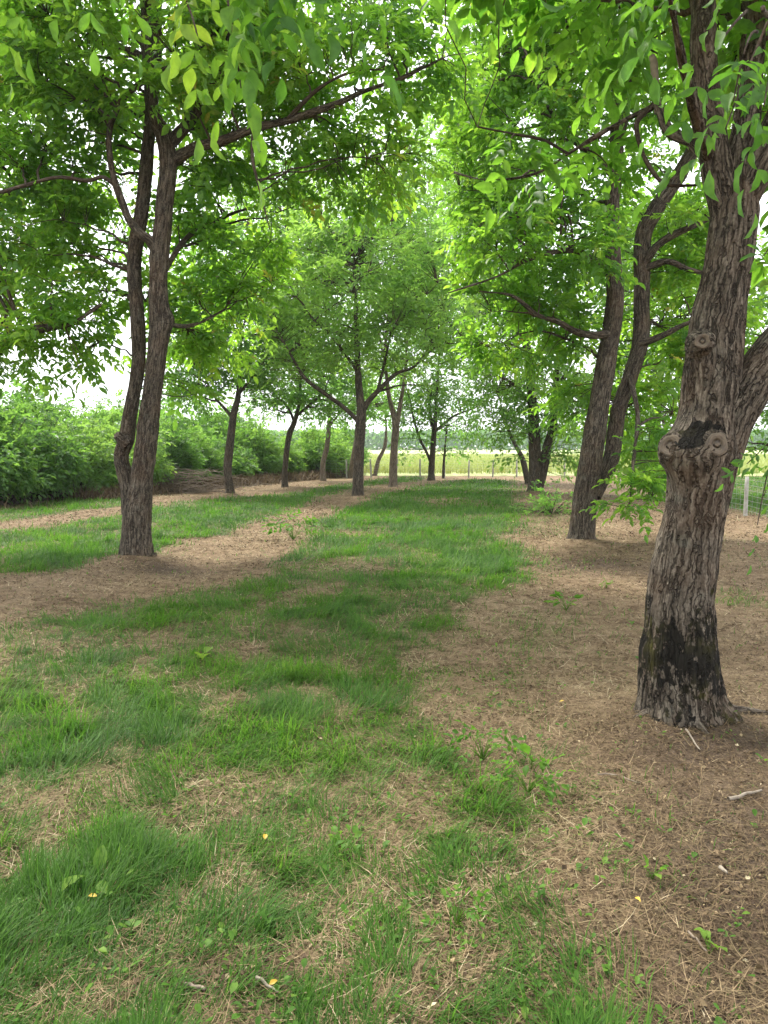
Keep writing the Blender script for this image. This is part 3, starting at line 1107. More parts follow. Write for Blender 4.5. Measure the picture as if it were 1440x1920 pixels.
def moss_shade_A(v):
    z = v[:, 2]
    nn = fbm(v * np.array([6, 6, 4.0]), 3, 3)
    left = np.clip((P(1330, 1200, YA)[0] - v[:, 0]) / 0.25, 0, 1)
    band = np.exp(-((z - 0.38 - 0.08 * (left - 0.5) + 0.45 * (nn - 0.5)) / 0.29) ** 2)
    crevice_shade = 0  # crevice shade around the sawn knots, painted in black through this mask
    for c, sg, am in ((P(1292, 818, YA - 0.22), 0.075, 1.5), (P(1262, 798, YA - 0.16), 0.06, 1.0), (P(1335, 800, YA - 0.18), 0.06, 0.9), (P(1305, 796, YA - 0.2), 0.05, 1.0)):
        crevice_shade = crevice_shade + am * np.exp(-((v - c) ** 2).sum(1) / sg ** 2)
    return np.clip(crevice_shade + 1.05 * band + 0.25 * np.exp(-((z - 1.60) / 0.10) ** 2) * (v[:, 0] < P(1345, 800, YA)[0]) * (0.5 + nn) + 0.45 * np.exp(-((z - 0.0) / 0.10) ** 2) + 0.90, 0, 2.4)


bumpsA = [(P(1262, 838, YA - 0.08), 0.085, 0.14), (P(1318, 845, YA - 0.2), 0.075, 0.13), (P(1290, 870, YA - 0.16), 0.04, 0.12), (P(1296, 808, YA - 0.2), -0.035, 0.06), (P(1310, 655, YA - 0.19), 0.025, 0.10), (P(1360, 860, YA), 0.03, 0.2),
          (P(1205, 1350, YA), 0.035, 0.10), (P(1360, 1350, YA - 0.1), 0.075, 0.10), (P(1275, 1360, YA - 0.24), 0.04, 0.09), (P(1320, 1358, YA - 0.2), 0.035, 0.07), (P(1235, 1355, YA - 0.18), 0.03, 0.07)]
treeA = tree('thick tree with dark mossy foot and sawn-off branch knots, nearest on the right', YA,
             [(1278, 1352, 0, 140), (1277, 1320, 0, 150), (1274, 1236, 0, 144), (1275, 1180, 0, 130), (1276, 1125, 0, 122), (1286, 1060, 0, 113), (1296, 1000, 0, 110), (1308, 930, 0, 112), (1313, 880, 0, 116),
              (1322, 830, 0, 116), (1332, 760, 0, 112), (1337, 690, 0, 106), (1341, 620, 0, 98), (1352, 560, 0, 92), (1361, 500, 0, 88), (1372, 430, 0, 88), (1378, 370, 0, 84), (1385, 310, 0, 66), (1402, 200, 0.05, 50), (1412, 60, 0.1, 46), (1420, -120, 0.2, 40), (1430, -320, 0.3, 28)],
             stems=[[(1362, 400, 0, 62), (1345, 320, 0, 60), (1330, 210, -0.05, 54), (1320, 100, -0.05, 50), (1308, 0, 0, 48), (1290, -150, 0.1, 36), (1260, -330, 0.2, 24)],
                    [(1345, 850, 0, 88), (1380, 765, 0, 86), (1425, 690, 0, 84), (1480, 610, 0, 72), (1560, 500, 0.1, 60), (1640, 330, 0.2, 44), (1690, 100, 0.3, 28)],
                    [(1385, 380, 0, 70), (1425, 310, 0, 66), (1470, 230, 0, 56), (1530, 80, -0.1, 44), (1600, -150, -0.2, 30)]],
             limbs=[[(1330, 300, 0, 30), (1300, 272, 0.05, 26), (1265, 238, 0.1, 20), (1232, 208, 0.15, 14), (1215, 204, 0.15, 10), (1170, 222, 0.2, 8), (1120, 252, 0.25, 8), (1065, 290, 0.3, 7), (1020, 320, 0.35, 7), (960, 338, 0.4, 6), (905, 334, 0.5, 5), (850, 322, 0.6, 4)],
                    [(1213, 206, 0.15, 8), (1198, 228, 0.15, 8), (1205, 270, 0.15, 7), (1218, 310, 0.15, 7), (1250, 343, 0.15, 6), (1310, 348, 0.2, 4)],
                    [(1065, 288, 0.3, 5), (1020, 262, 0.3, 5), (960, 250, 0.3, 4), (895, 238, 0.3, 3)],
                    [(1330, 300, 0, 30), (1290, 200, -0.5, 22), (1260, 60, -1.0, 16), (1240, -90, -1.6, 10)],
                    [(1470, 230, 0, 30), (1490, 150, -0.8, 24), (1450, 60, -1.6, 16), (1420, 20, -2.2, 9)]],
             ells=[(1330, -260, 0, 1.7, 1.8, 0.75), (1130, -230, 0.6, 0.9, 1.3, 0.6), (1560, 150, 0.3, 0.5, 1.0, 0.8), (1600, 500, 0.8, 0.5, 0.8, 0.7), (1050, 300, 0.4, 0.55, 0.4, 0.12, 2.2)],
             dens=14, leaf=0.28, per=7, hi=1, big=True, seed=5, tint0=0.30, bark=M_BARK_BIG, bumps=bumpsA, moss=moss_shade_A, sec=40)


def stub(root, origin, c, d, r, L):
    """sawn-off branch: bulging collar and a ringed cut face"""
    d = norm(np.asarray(d, float))
    n = 12
    t = np.linspace(0, 1, n)
    pts = c + d[None, :] * (t * L)[:, None]
    rad = r * (1.95 - 0.95 * t ** 0.8 + 0.03 * np.sin(t * 9))
    b = MB()
    tube(b, pts, rad, 40, bark=0.004, ridge=26, wob=0.02, seed=int(r * 1000), cap=True)
    s = b.build('branch_stub', M_BARK_BIG, root, True, origin)
    # cut face
    e = c + d * (L + 0.007)
    a = norm(np.cross(d, [0, 0, 1.0]))
    w = np.cross(d, a)
    th = np.linspace(0, 2 * np.pi, 36, endpoint=False)
    rr = r * 0.86 * (1 + 0.06 * np.sin(3 * th + 1) + 0.04 * np.sin(5 * th))
    rings = [np.zeros((36, 3)) + 0]
    V = [[0, 0, -0.001]]
    for q, z in ((0.35, -0.003), (0.7, 0.001), (0.93, 0.006), (1.0, -0.006)):
        for k in range(36):
            V.append([np.cos(th[k]) * rr[k] * q, np.sin(th[k]) * rr[k] * q, z])
    V = np.array(V)
    tri = np.array([[0, 1 + k, 1 + (k + 1) % 36] for k in range(36)])
    qs = np.array([[1 + i * 36 + k, 1 + i * 36 + (k + 1) % 36, 37 + i * 36 + (k + 1) % 36, 37 + i * 36 + k] for i in range(3) for k in range(36)])
    # local frame: build at the origin of its own object so that the rings centre on it
    f = make_mesh('cut_face', V, [tri, qs[:, ::-1][:, ::-1]], M_CUT, smooth=True)
    from mathutils import Matrix
    f.matrix_local = Matrix(((a[0], w[0], d[0], e[0] - origin[0]), (a[1], w[1], d[1], e[1] - origin[1]), (a[2], w[2], d[2], e[2] - origin[2]), (0, 0, 0, 1)))
    f.parent = s
    return s


oA = np.array(treeA.location)
STUB_BARK = M_BARK_BIG
stub(treeA, oA, P(1276, 845, YA - 0.06), (-0.72, -0.66, 0.22), 0.072, 0.125)
stub(treeA, oA, P(1322, 838, YA - 0.12), (0.06, -0.97, 0.10), 0.074, 0.132)
stub(treeA, oA, P(1316, 645, YA - 0.10), (-0.35, -0.92, 0.05), 0.048, 0.085)
# pale dead stub on its long thin limb
b = MB()
pp, pr = path_world([(1234, 212, 0.15, 15), (1230, 170, 0.15, 14), (1226, 120, 0.15, 16), (1222, 104, 0.15, 12)], YA)
cc = catmull(np.column_stack([pp, pr]), 30)
tube(b, cc[:, :3], cc[:, 3], 16, wob=0.012, seed=4)
b.build('dead_stub', M_PALEWOOD, treeA, True, oA)['label'] = 'bleached dead branch stub'

# --- second tree of the right-hand row: two stems ----------------------------
YB = foot_Y(1090, 1018)


def moss_low(h, amt=0.8):
    return lambda v: amt * np.clip(1 - v[:, 2] / h, 0, 1)


tree('tall tree with two reddish-brown leaning stems, second from the camera on the right', YB,
     [(1089, 1024, 0, 60), (1090, 1000, 0, 50), (1096, 940, 0, 46), (1106, 880, 0, 44), (1112, 830, 0, 42), (1126, 740, 0, 38), (1144, 635, 0, 35), (1153, 560, 0, 32), (1149, 480, 0, 29), (1148, 400, 0, 27), (1155, 300, 0, 26), (1156, 200, 0, 25), (1147, 100, 0, 24), (1140, 0, 0.1, 22), (1135, -120, 0.2, 16), (1130, -260, 0.2, 9)],
     stems=[[(1112, 930, 0.1, 30), (1128, 900, 0.2, 31), (1146, 858, 0.25, 31), (1162, 774, 0.3, 29), (1180, 704, 0.3, 29), (1200, 640, 0.3, 30), (1202, 560, 0.3, 29), (1207, 450, 0.3, 31), (1225, 400, 0.25, 30), (1252, 358, 0.2, 30), (1280, 318, 0.2, 28), (1310, 250, 0.2, 24), (1340, 100, 0.2, 18), (1350, -80, 0.2, 9)],
            [(1156, 280, 0, 16), (1180, 200, 0.3, 14), (1195, 100, 0.4, 12), (1200, -40, 0.5, 8)]],
     limbs=[[(1140, 626, -0.1, 17), (1110, 626, -0.2, 15), (1075, 618, -0.3, 13), (1040, 604, -0.4, 11), (1000, 589, -0.6, 9), (960, 558, -0.8, 6), (900, 545, -1.0, 4)],
            [(1205, 495, 0.25, 17), (1235, 460, 0.1, 15), (1270, 435, 0, 13), (1320, 413, 0, 10), (1380, 380, 0, 6)],
            [(1205, 505, 0.25, 13), (1250, 497, 0.1, 12), (1290, 503, 0, 10), (1330, 515, 0, 6)],
            [(1200, 645, 0.25, 15), (1240, 630, 0.1, 13), (1290, 605, 0, 9), (1350, 590, 0, 5)],
            [(1150, 520, 0, 14), (1080, 470, -0.5, 11), (1000, 480, -0.9, 8), (930, 520, -1.2, 5), (840, 552, -1.4, 3)],
            [(1150, 330, 0, 14), (1090, 270, -0.4, 11), (1030, 200, -0.8, 8), (980, 90, -1.0, 5)],
            [(1180, 700, 0.3, 12), (1195, 780, -0.4, 9), (1190, 850, -1.0, 7), (1182, 920, -1.4, 4), (1178, 960, -1.5, 3)],
            [(1160, 150, 0, 14), (1080, 60, -0.6, 10), (1000, -30, -1.2, 7)]],
     ells=[(1000, 260, 0, 1.5, 1.6, 1.5), (1010, 470, -0.3, 1.4, 1.4, 0.85), (990, 620, 0.4, 1.1, 1.2, 0.6), (1170, 60, 0, 1.8, 1.8, 1.4), (1230, 420, 0.8, 1.1, 1.2, 1.2, 0.8), (1230, 690, 0.9, 0.75, 1.0, 1.0),
           (1225, 860, 0.6, 0.5, 0.7, 0.5), (1180, 925, -1.5, 0.42, 0.4, 0.36, 3.0), (1235, 850, -0.8, 0.45, 0.5, 0.5, 2.0), (1300, 200, 0.4, 1.2, 1.3, 1.2, 0.7), (1010, -120, -0.4, 1.6, 1.7, 0.9), (1300, 560, 1.0, 1.0, 1.2, 1.2), (1210, 780, 1.1, 0.7, 0.9, 0.7), (1280, 360, 0.9, 0.8, 0.9, 0.9), (900, 120, 0.2, 0.7, 1.0, 1.0), (1080, 760, 0.8, 0.6, 0.9, 0.6), (1060, 560, 1.0, 1.1, 1.0, 1.0)],
     dens=16, leaf=0.28, per=7, hi=1, seed=8, moss=moss_low(0.25, 0.5), sec=80, tint0=0.53, clear=0.5)

# --- left tree with a fork low down ------------------------------------------
YD = foot_Y(256, 1052)
treeD = tree('dark forked tree with two tall stems rising from one foot on the left strip', YD,
     [(256, 1064, 0, 64.4), (256, 1046, 0, 62.6), (256, 1015, 0, 57.0), (256, 982, 0, 54.3), (258, 947, 0, 51.5), (266, 900, 0, 42.3), (273, 843, 0, 40.5), (280, 774, 0, 37.7), (290, 704, 0, 35.9), (298, 635, 0, 37.7), (300, 600, 0, 39.6), (297, 550, 0, 35.0), (298, 500, 0, 34.0), (302, 450, 0, 35.0), (310, 380, 0, 33.1), (315, 310, 0, 33.1), (307, 255, 0, 31.3), (288, 215, 0, 24.8), (278, 125, 0, 22.1), (274, 0, 0, 20.2), (272, -120, 0.1, 14.7), (270, -260, 0.1, 8.3)],
     stems=[[(248, 962, 0.1, 40.5), (240, 915, 0.15, 31.3), (236, 862, 0.2, 28.5), (237, 825, 0.2, 30.4), (244, 774, 0.2, 26.7), (256, 680, 0.25, 25.8), (258, 600, 0.25, 27.6), (258, 500, 0.25, 27.6), (265, 400, 0.25, 25.8), (272, 330, 0.3, 24.8), (284, 240, 0.35, 23.0), (292, 100, 0.4, 20.2), (296, -60, 0.4, 14.7), (300, -220, 0.5, 7.4)]],
     limbs=[[(292, 470, -0.02, 20), (276, 455, -0.06, 19), (262, 440, -0.1, 18), (243, 415, -0.15, 15), (228, 380, -0.2, 14), (215, 345, -0.2, 13), (207, 290, -0.25, 13), (212, 240, -0.3, 12), (235, 190, -0.35, 12), (258, 160, -0.4, 11), (300, 135, -0.45, 10), (370, 85, -0.5, 9), (440, 25, -0.6, 7), (470, -40, -0.7, 4)],
            [(214, 345, -0.2, 9), (190, 336, -0.25, 8), (160, 333, -0.3, 8), (110, 330, -0.4, 7), (50, 345, -0.5, 7), (-10, 364, -0.6, 5)],
            [(318, 310, 0, 24), (335, 295, 0, 22), (370, 275, -0.1, 20), (410, 264, -0.2, 18), (480, 243, -0.3, 16), (540, 222, -0.4, 14), (620, 203, -0.5, 11), (690, 174, -0.5, 9), (760, 148, -0.5, 7), (830, 108, -0.5, 4)],
            [(312, 275, 0, 26), (325, 258, 0, 24), (345, 235, 0, 22), (375, 195, 0, 19), (400, 155, 0, 16), (420, 100, 0, 13), (432, 30, 0, 10), (440, -50, 0, 6)],
            [(475, 243, -0.3, 7), (472, 300, -0.3, 6), (490, 355, -0.3, 5), (506, 430, -0.3, 3)],
            [(300, 600, 0, 12), (340, 610, 0.3, 9), (375, 606, 0.6, 6), (420, 580, 1.0, 4)],
            [(540, 222, -0.4, 8), (600, 170, -0.6, 6), (660, 135, -0.7, 4), (720, 130, -0.8, 3)],
            [(296, 530, 0.1, 12), (350, 450, 0.8, 10), (420, 400, 1.4, 7), (500, 380, 1.8, 4)]],
     ells=[(250, 60, 0, 1.9, 1.7, 1.3), (90, 180, 0.1, 1.15, 1.2, 1.1), (60, 400, 0.3, 0.75, 0.9, 0.7), (450, 130, 0, 1.3, 1.3, 0.8), (650, 130, -0.2, 1.2, 1.2, 0.65), (800, 60, -0.2, 0.8, 0.9, 0.7), (620, 270, 0.3, 0.9, 0.8, 0.4),
           (420, 400, 1.0, 0.9, 1.0, 0.8), (400, 600, 1.4, 0.8, 0.9, 0.7), (170, 330, 0.6, 0.8, 0.8, 0.7, 0.7), (450, -120, 0, 2.4, 1.9, 0.8), (150, 560, 0.7, 0.45, 0.5, 0.4), (350, 745, 0.6, 0.35, 0.4, 0.22), (770, 270, -0.2, 0.4, 0.5, 0.6), (690, 330, 0.3, 0.8, 0.7, 0.45), (860, 150, 0.0, 0.5, 0.6, 0.6), (330, 560, 1.2, 0.5, 0.7, 0.7), (610, 340, 0.6, 0.9, 0.8, 0.45, 0.8), (470, 500, 1.4, 0.75, 0.9, 0.6), (380, 250, 0.8, 1.1, 1.0, 0.8), (200, 430, 0.9, 0.7, 0.8, 0.6, 0.8), (345, 470, 1.0, 0.6, 0.8, 0.8), (190, 540, 0.9, 0.5, 0.7, 0.4), (195, 660, 0.9, 0.45, 0.6, 0.4), (340, 660, 1.0, 0.4, 0.6, 0.6)],
     dens=16, leaf=0.28, per=7, hi=1, seed=14, bumps=[(P(322, 600, YD), 0.06, 0.14), (P(262, 905, YD - 0.15), -0.03, 0.10), (P(285, 1040, YD - 0.1), 0.03, 0.2), (P(228, 1040, YD - 0.1), 0.03, 0.2)], moss=moss_low(0.25, 0.9), sec=90, tint0=0.55, clear=0.5)
for rp in ([(1335, 1335, -0.02, 34), (1365, 1345, 0.0, 24), (1400, 1346, 0.04, 17), (1440, 1352, 0.06, 12), (1475, 1356, 0.1, 6)], [(1235, 1338, -0.05, 30), (1205, 1352, -0.08, 18), (1180, 1362, -0.1, 8)], [(1300, 1345, -0.18, 32), (1312, 1362, -0.26, 20), (1330, 1378, -0.34, 8)]):
    pp, pr = path_world(rp, YA)
    pp[:, 2] = gz(pp[:, 0], pp[:, 1]) + np.linspace(0.02, -0.012, len(pp))
    cc = catmull(np.column_stack([pp, pr]), 40)
    b = MB()
    tube(b, cc[:, :3], cc[:, 3], 24, bark=0.004, ridge=34, wob=0.02, seed=int(rp[0][0]), moss=lambda v: np.full(len(v), 1.25))
    b.build('root', M_BARK_BIG, treeA, True, oA)
oD = np.array(treeD.location)
stub(treeD, oD, P(236, 830, YD + 0.12), (-0.55, -0.55, 0.62), 0.055, 0.17)
YK = 12.2
tree('tree mostly outside the frame on the left, one dark limb reaching in', YK,
     [(-200, 1010, 0, 62), (-195, 940, 0, 50), (-180, 850, 0, 44), (-170, 760, 0, 42), (-160, 600, 0, 38), (-150, 400, 0, 32), (-150, 150, 0, 22), (-150, -100, 0, 10)],
     limbs=[[(-172, 780, 0, 32), (-110, 735, -0.4, 30), (-50, 690, -0.9, 28), (-5, 655, -1.2, 26), (40, 622, -1.4, 22), (90, 612, -1.5, 15), (135, 606, -1.5, 10), (190, 570, -1.5, 6)],
            [(-160, 500, 0, 20), (-60, 420, -0.3, 16), (40, 350, -0.5, 11), (120, 280, -0.5, 6)]],
     ells=[(30, 590, -1.3, 0.85, 0.8, 0.75), (-60, 400, 0, 1.6, 1.5, 1.6), (150, 560, -1.0, 0.6, 0.7, 0.55), (120, 680, -1.3, 0.6, 0.5, 0.22), (-100, 100, 0, 1.6, 1.5, 1.4), (20, 660, -1.0, 0.5, 0.5, 0.45)],
     dens=14, leaf=0.30, per=7, hi=1, seed=23, tint0=0.55)

# --- tree just outside the frame on the left whose shoots hang into view -----
YL = 2.6
lx = -4.6


def wl_(x, z):
    r = np.array([x, YL, z])
    fw = YL * cp - (z - CAM_H) * sp
    up = YL * sp + (z - CAM_H) * cp
    return 720 + F * x / fw, 960 - F * up / fw


def wrow(x, z, dy, rad):
    a, b_ = wl_(x, z)
    return (a, b_, 0, rad * 2 * F / (YL * cp - (z - CAM_H) * sp)) if dy == 0 else None


def wel(x, y, z, rx, ry, rz):
    fw = y * cp - (z - CAM_H) * sp
    up = y * sp + (z - CAM_H) * cp
    return (720 + F * x / fw, 960 - F * up / fw, y - YL, rx, ry, rz)


treeL = tree('tree standing outside the frame on the left, broad leaves hanging across the top', YL,
             [wrow(lx, 0.0, 0, 0.24), wrow(lx, 0.3, 0, 0.19), wrow(lx + 0.05, 1.2, 0, 0.17), wrow(lx + 0.1, 2.2, 0, 0.16), wrow(lx + 0.1, 3.4, 0, 0.13), wrow(lx + 0.15, 5.0, 0, 0.09), wrow(lx + 0.2, 6.6, 0, 0.04)],
             limbs=[[wrow(lx + 0.1, 2.2, 0, 0.07), wrow(lx + 0.9, 2.9, 0, 0.055), wrow(lx + 2.0, 3.3, 0, 0.04), wrow(lx + 3.2, 3.34, 0, 0.024), wrow(lx + 4.0, 3.22, 0, 0.014), wrow(lx + 4.6, 3.12, 0, 0.007)]],
             ells=[wel(-3.9, 2.4, 5.6, 2.2, 2.0, 1.3), wel(-1.9, 2.6, 5.2, 1.7, 1.5, 0.9), wel(-0.2, 2.9, 4.9, 1.3, 1.2, 0.6)], dens=13, leaf=0.30, per=7, hi=0, seed=31, zmin=3.9)
oL = np.array(treeL.location)
oA_ = oA


def shoots(root, origin, rows, seed, mat=M_LEAF):
    """foreground shoots: each row (start px,py,Y) -> (end px,py,Y), leaf size, leaf count, tint"""
    rng = np.random.default_rng(seed)
    for (a, b_, size, cnt, tint) in rows:
        tw, lf = MB(), MB()
        a, e = P(*a), P(*b_)
        t = np.linspace(0, 1, 8)[:, None]
        mid = (a + e) / 2 + rng.normal(0, 0.03, 3) + np.array([0, 0, 0.06])
        path = (1 - t) ** 2 * a + 2 * t * (1 - t) * mid + t * t * e
        tubes_batch(tw, path[None], np.linspace(0.005, 0.0022, 8)[None], 6)
        k = np.concatenate([[1.0], 0.35 + 0.6 * rng.random(cnt - 1)])
        pos = np.array([path[min(7, int(q * 7))] for q in k])
        d = norm(e - mid) * 0.5 + rng.normal(0, 0.6, (cnt, 3)) + np.array([0, 0, -0.45])
        compound(lf, pos, d, size * (0.8 + 0.4 * rng.random(cnt)), np.full(cnt, tint) + rng.normal(0, 0.08, cnt), 2, 2, 0.55, rng=rng, aspect=0.42)
        q = tw.build('twig', M_TWIG, root, True, origin)
        lf.build('foliage', mat, q, True, origin)


shoots(treeL, oL, [((330, -60, 2.6), (365, -15, 2.5), 0.20, 3, 0.8), ((330, -40, 2.6), (372, 85, 2.45), 0.20, 4, 0.60), ((420, -40, 2.6), (452, 165, 2.5), 0.20, 4, 0.50), ((420, -60, 2.6), (505, 0, 2.4), 0.20, 5, 0.5), ((520, -60, 2.6), (590, -5, 2.4), 0.20, 5, 0.08),
                    ((560, -70, 2.6), (650, -25, 2.5), 0.185, 5, 0.2), ((60, -60, 2.7), (10, -10, 2.7), 0.20, 4, 0.5), ((150, -60, 2.7), (180, -40, 2.7), 0.185, 4, 0.35), ((640, -70, 2.6), (745, -50, 2.6), 0.20, 3, 0.3), ((480, -60, 2.6), (440, -20, 2.5), 0.20, 3, 0.3)], 3)
shoots(treeA, oA, [((1400, 20, 2.6), (1325, 130, 2.5), 0.18, 5, 0.20), ((1420, 60, 2.6), (1375, 190, 2.4), 0.185, 5, 0.15), ((1440, 60, 2.6), (1432, 200, 2.3), 0.185, 4, 0.06), ((1440, 40, 2.7), (1345, 285, 2.6), 0.19, 3, 0.30), ((1420, 0, 2.7), (1275, -30, 2.6), 0.185, 5, 0.20),
                    ((1300, -60, 2.8), (1165, -10, 2.7), 0.185, 4, 0.25), ((1460, 420, 3.4), (1432, 480, 3.3), 0.20, 2, 0.20), ((1500, 700, 3.6), (1420, 985, 3.6), 0.15, 3, 0.17), ((1490, 760, 3.8), (1400, 870, 3.8), 0.16, 4, 0.20), ((1480, 800, 3.9), (1432, 930, 3.9), 0.15, 3, 0.20)], 9)


# --- centre and far trees -----------------------------------------------------
def far_tree(label, base, trunk, limbs, ells, seed, bark=None, tint0=0.5, dens=6.0, leaf=0.40, per=6, stems=(), mat=None, sec=40, pairs=2):
    Y = foot_Y(*base)
    dens *= 1.05
    return tree(label, Y, trunk, stems, limbs, ells, dens=dens, leaf=leaf, per=per, pairs=pairs, hi=0, mat=mat or M_LEAF_FAR, bark=bark or M_BARK, seed=seed, tint0=tint0, sec=sec, twig_r=1.6, moss=moss_low(0.3, 0.4))


far_tree('dark-trunked tree with two rising limbs forming a wide V, mid-grove', (670, 935),
         [(671, 938, 0, 27), (671, 925, 0, 22), (672, 880, 0, 20), (674, 840, 0, 19), (677, 780, 0, 20), (675, 746, 0, 15), (671, 683, 0, 12), (668, 600, 0, 9), (664, 480, 0, 4)],
         [[(675, 795, 0, 10), (664, 780, 0, 9), (640, 762, 0, 8), (617, 742, -0.2, 8), (575, 712, -0.5, 7), (550, 675, -0.7, 5), (530, 640, -0.9, 3)],
          [(677, 785, 0, 12), (686, 760, 0, 11), (708, 733, 0, 9), (742, 700, 0.2, 7), (775, 688, 0.4, 5), (800, 660, 0.5, 3)],
          [(708, 733, 0, 6), (722, 680, 0.3, 5), (735, 620, 0.5, 3)], [(673, 700, 0, 7), (630, 640, -0.6, 5), (590, 600, -0.9, 3)]],
         [(655, 520, -0.2, 3.0, 2.4, 1.7), (810, 600, -0.2, 1.3, 1.5, 0.9), (500, 640, -0.2, 0.9, 1.2, 0.6), (515, 690, -0.3, 1.1, 1.1, 0.45), (830, 660, 0.2, 0.9, 1.2, 0.5), (790, 700, 0.3, 0.9, 1.1, 0.45), (690, 390, 0.4, 2.4, 1.8, 1.3), (740, 300, 0.6, 1.6, 1.6, 1.0, 0.9), (560, 470, 0.6, 1.6, 1.6, 1.4), (780, 540, 0.6, 1.4, 1.6, 1.2), (570, 640, -0.3, 1.5, 1.7, 0.95), (740, 640, 0.2, 1.8, 1.8, 0.8), (650, 480, 0, 1.6, 1.8, 1.0), (520, 580, 0, 1.0, 1.2, 0.8), (665, 670, 0.8, 1.2, 1.2, 0.6)], 41, tint0=0.80, dens=5.0)
far_tree('slim grey-brown tree bent near its foot, in the leftmost row beside the thicket', (430, 928),
         [(431, 930, 0, 19), (431, 915, 0, 16), (427, 883, 0, 16), (431, 833, 0, 15), (437, 783, 0, 14), (446, 745, 0, 11), (452, 690, 0, 8), (450, 600, 0, 4)],
         [[(437, 785, 0, 8), (425, 771, 0, 6), (400, 740, 0, 4), (380, 700, 0, 3)], [(447, 740, 0, 6), (480, 700, 0, 4), (500, 670, 0, 3)]],
         [(440, 620, 0, 2.0, 1.9, 1.5), (350, 740, 0.4, 0.9, 1.0, 0.6), (490, 730, 0.3, 0.8, 1.0, 0.5), (340, 620, 0.5, 1.2, 1.3, 1.3), (440, 470, 0.5, 1.6, 1.5, 1.5), (380, 560, 0.5, 1.2, 1.3, 1.3), (330, 700, 0.6, 0.9, 1.0, 0.8), (380, 700, 0.1, 1.1, 1.2, 0.8), (490, 680, 0.2, 1.0, 1.2, 0.8), (430, 540, 0, 1.1, 1.3, 1.0)], 42, tint0=0.35, dens=8)
far_tree('slim dark tree leaning slightly right, second in the leftmost row', (534, 913),
         [(534, 915, 0, 14), (534, 900, 0, 12), (535, 871, 0, 11), (542, 817, 0, 11), (552, 792, 0, 10), (560, 760, 0, 7), (565, 700, 0, 4)],
         [[(552, 792, 0, 6), (540, 765, 0, 4), (515, 740, 0, 3)], [(556, 780, 0, 6), (590, 750, 0, 4), (610, 730, 0, 3)]],
         [(550, 690, 0, 2.2, 1.9, 1.4), (600, 770, 0.4, 0.9, 1.0, 0.45), (500, 765, 0.3, 0.8, 1.0, 0.45), (540, 540, 0.5, 2.1, 1.9, 1.9), (500, 390, 0.8, 2.2, 1.8, 1.7), (600, 330, 0.8, 1.8, 1.6, 1.2), (560, 420, 0.8, 1.6, 1.7, 1.6, 0.7), (500, 730, 0, 1.2, 1.3, 0.8), (600, 740, 0.2, 1.2, 1.3, 0.8), (550, 630, 0.3, 1.4, 1.4, 1.1)], 43, tint0=0.4, dens=6)
far_tree('pale bare-stemmed tree with an S-bend, against the thicket', (606, 901),
         [(606, 902, 0, 12), (605, 890, 0, 10), (606, 867, 0, 10), (613, 838, 0, 10), (617, 800, 0, 8), (620, 760, 0, 6), (622, 700, 0, 3)],
         [[(617, 800, 0, 5), (640, 770, 0, 3)]],
         [(620, 730, 0, 2.4, 1.9, 1.5), (650, 780, 0.3, 1.2, 1.2, 0.6), (630, 560, 0.5, 2.2, 2.0, 2.0), (640, 690, 0, 1.5, 1.7, 1.2)], 44, bark=M_BARK_TAN, tint0=0.5, dens=5, leaf=0.42)
far_tree('pale thin stem half hidden directly behind the dark V-limbed tree', (658, 896),
         [(658, 898, 0, 11), (658, 888, 0, 9), (661, 865, 0, 9), (667, 830, 0, 8), (672, 790, 0, 5), (676, 740, 0, 3)], [],
         [(676, 740, 0, 1.6, 1.6, 1.1)], 45, bark=M_BARK_TAN, dens=5, leaf=0.42)
far_tree('pale thin tree leaning strongly right at the far end of the thicket', (703, 892),
         [(702, 894, 0, 10), (704, 885, 0, 9), (710, 862, 0, 8), (721, 838, 0, 7), (724, 810, 0, 5), (722, 770, 0, 3)], [],
         [(720, 750, 0, 1.7, 1.7, 1.2)], 46, bark=M_BARK_TAN, dens=5, leaf=0.42)
far_tree('grey tree with pollarded fork of pale upright limbs right of the dark V-limbed tree', (737, 916),
         [(737, 919, 0, 20), (737, 905, 0, 17), (738, 871, 0, 15), (740, 830, 0, 14), (742, 795, 0, 14), (735, 767, 0, 10), (727, 729, 0, 7), (722, 660, 0, 6), (730, 560, 0, 5), (735, 440, 0, 4), (738, 340, 0, 2)],
         [[(743, 800, 0, 11), (748, 775, 0, 9), (755, 742, 0, 7), (760, 700, 0, 5), (765, 620, 0, 3)], [(724, 690, 0, 5), (705, 600, 0, 4), (690, 480, 0, 3), (680, 380, 0, 2)], [(728, 600, 0, 5), (755, 520, 0, 4), (770, 420, 0, 2)]],
         [(730, 470, 0.3, 2.2, 2.0, 2.0, 0.8), (840, 480, 0.8, 1.4, 1.8, 1.8), (860, 330, 0.8, 1.2, 1.5, 1.5, 0.7), (640, 620, 0.8, 1.3, 1.4, 1.0), (640, 480, 0.8, 1.5, 1.5, 1.3), (700, 390, 0.2, 1.6, 1.8, 1.0, 0.45), (780, 560, 0.3, 1.6, 1.8, 1.2), (750, 660, 0.5, 1.5, 1.6, 0.9), (780, 430, 0.5, 1.1, 1.3, 1.2, 0.6)], 47, bark=M_BARK_TAN, tint0=0.62, dens=5.5, leaf=0.42)
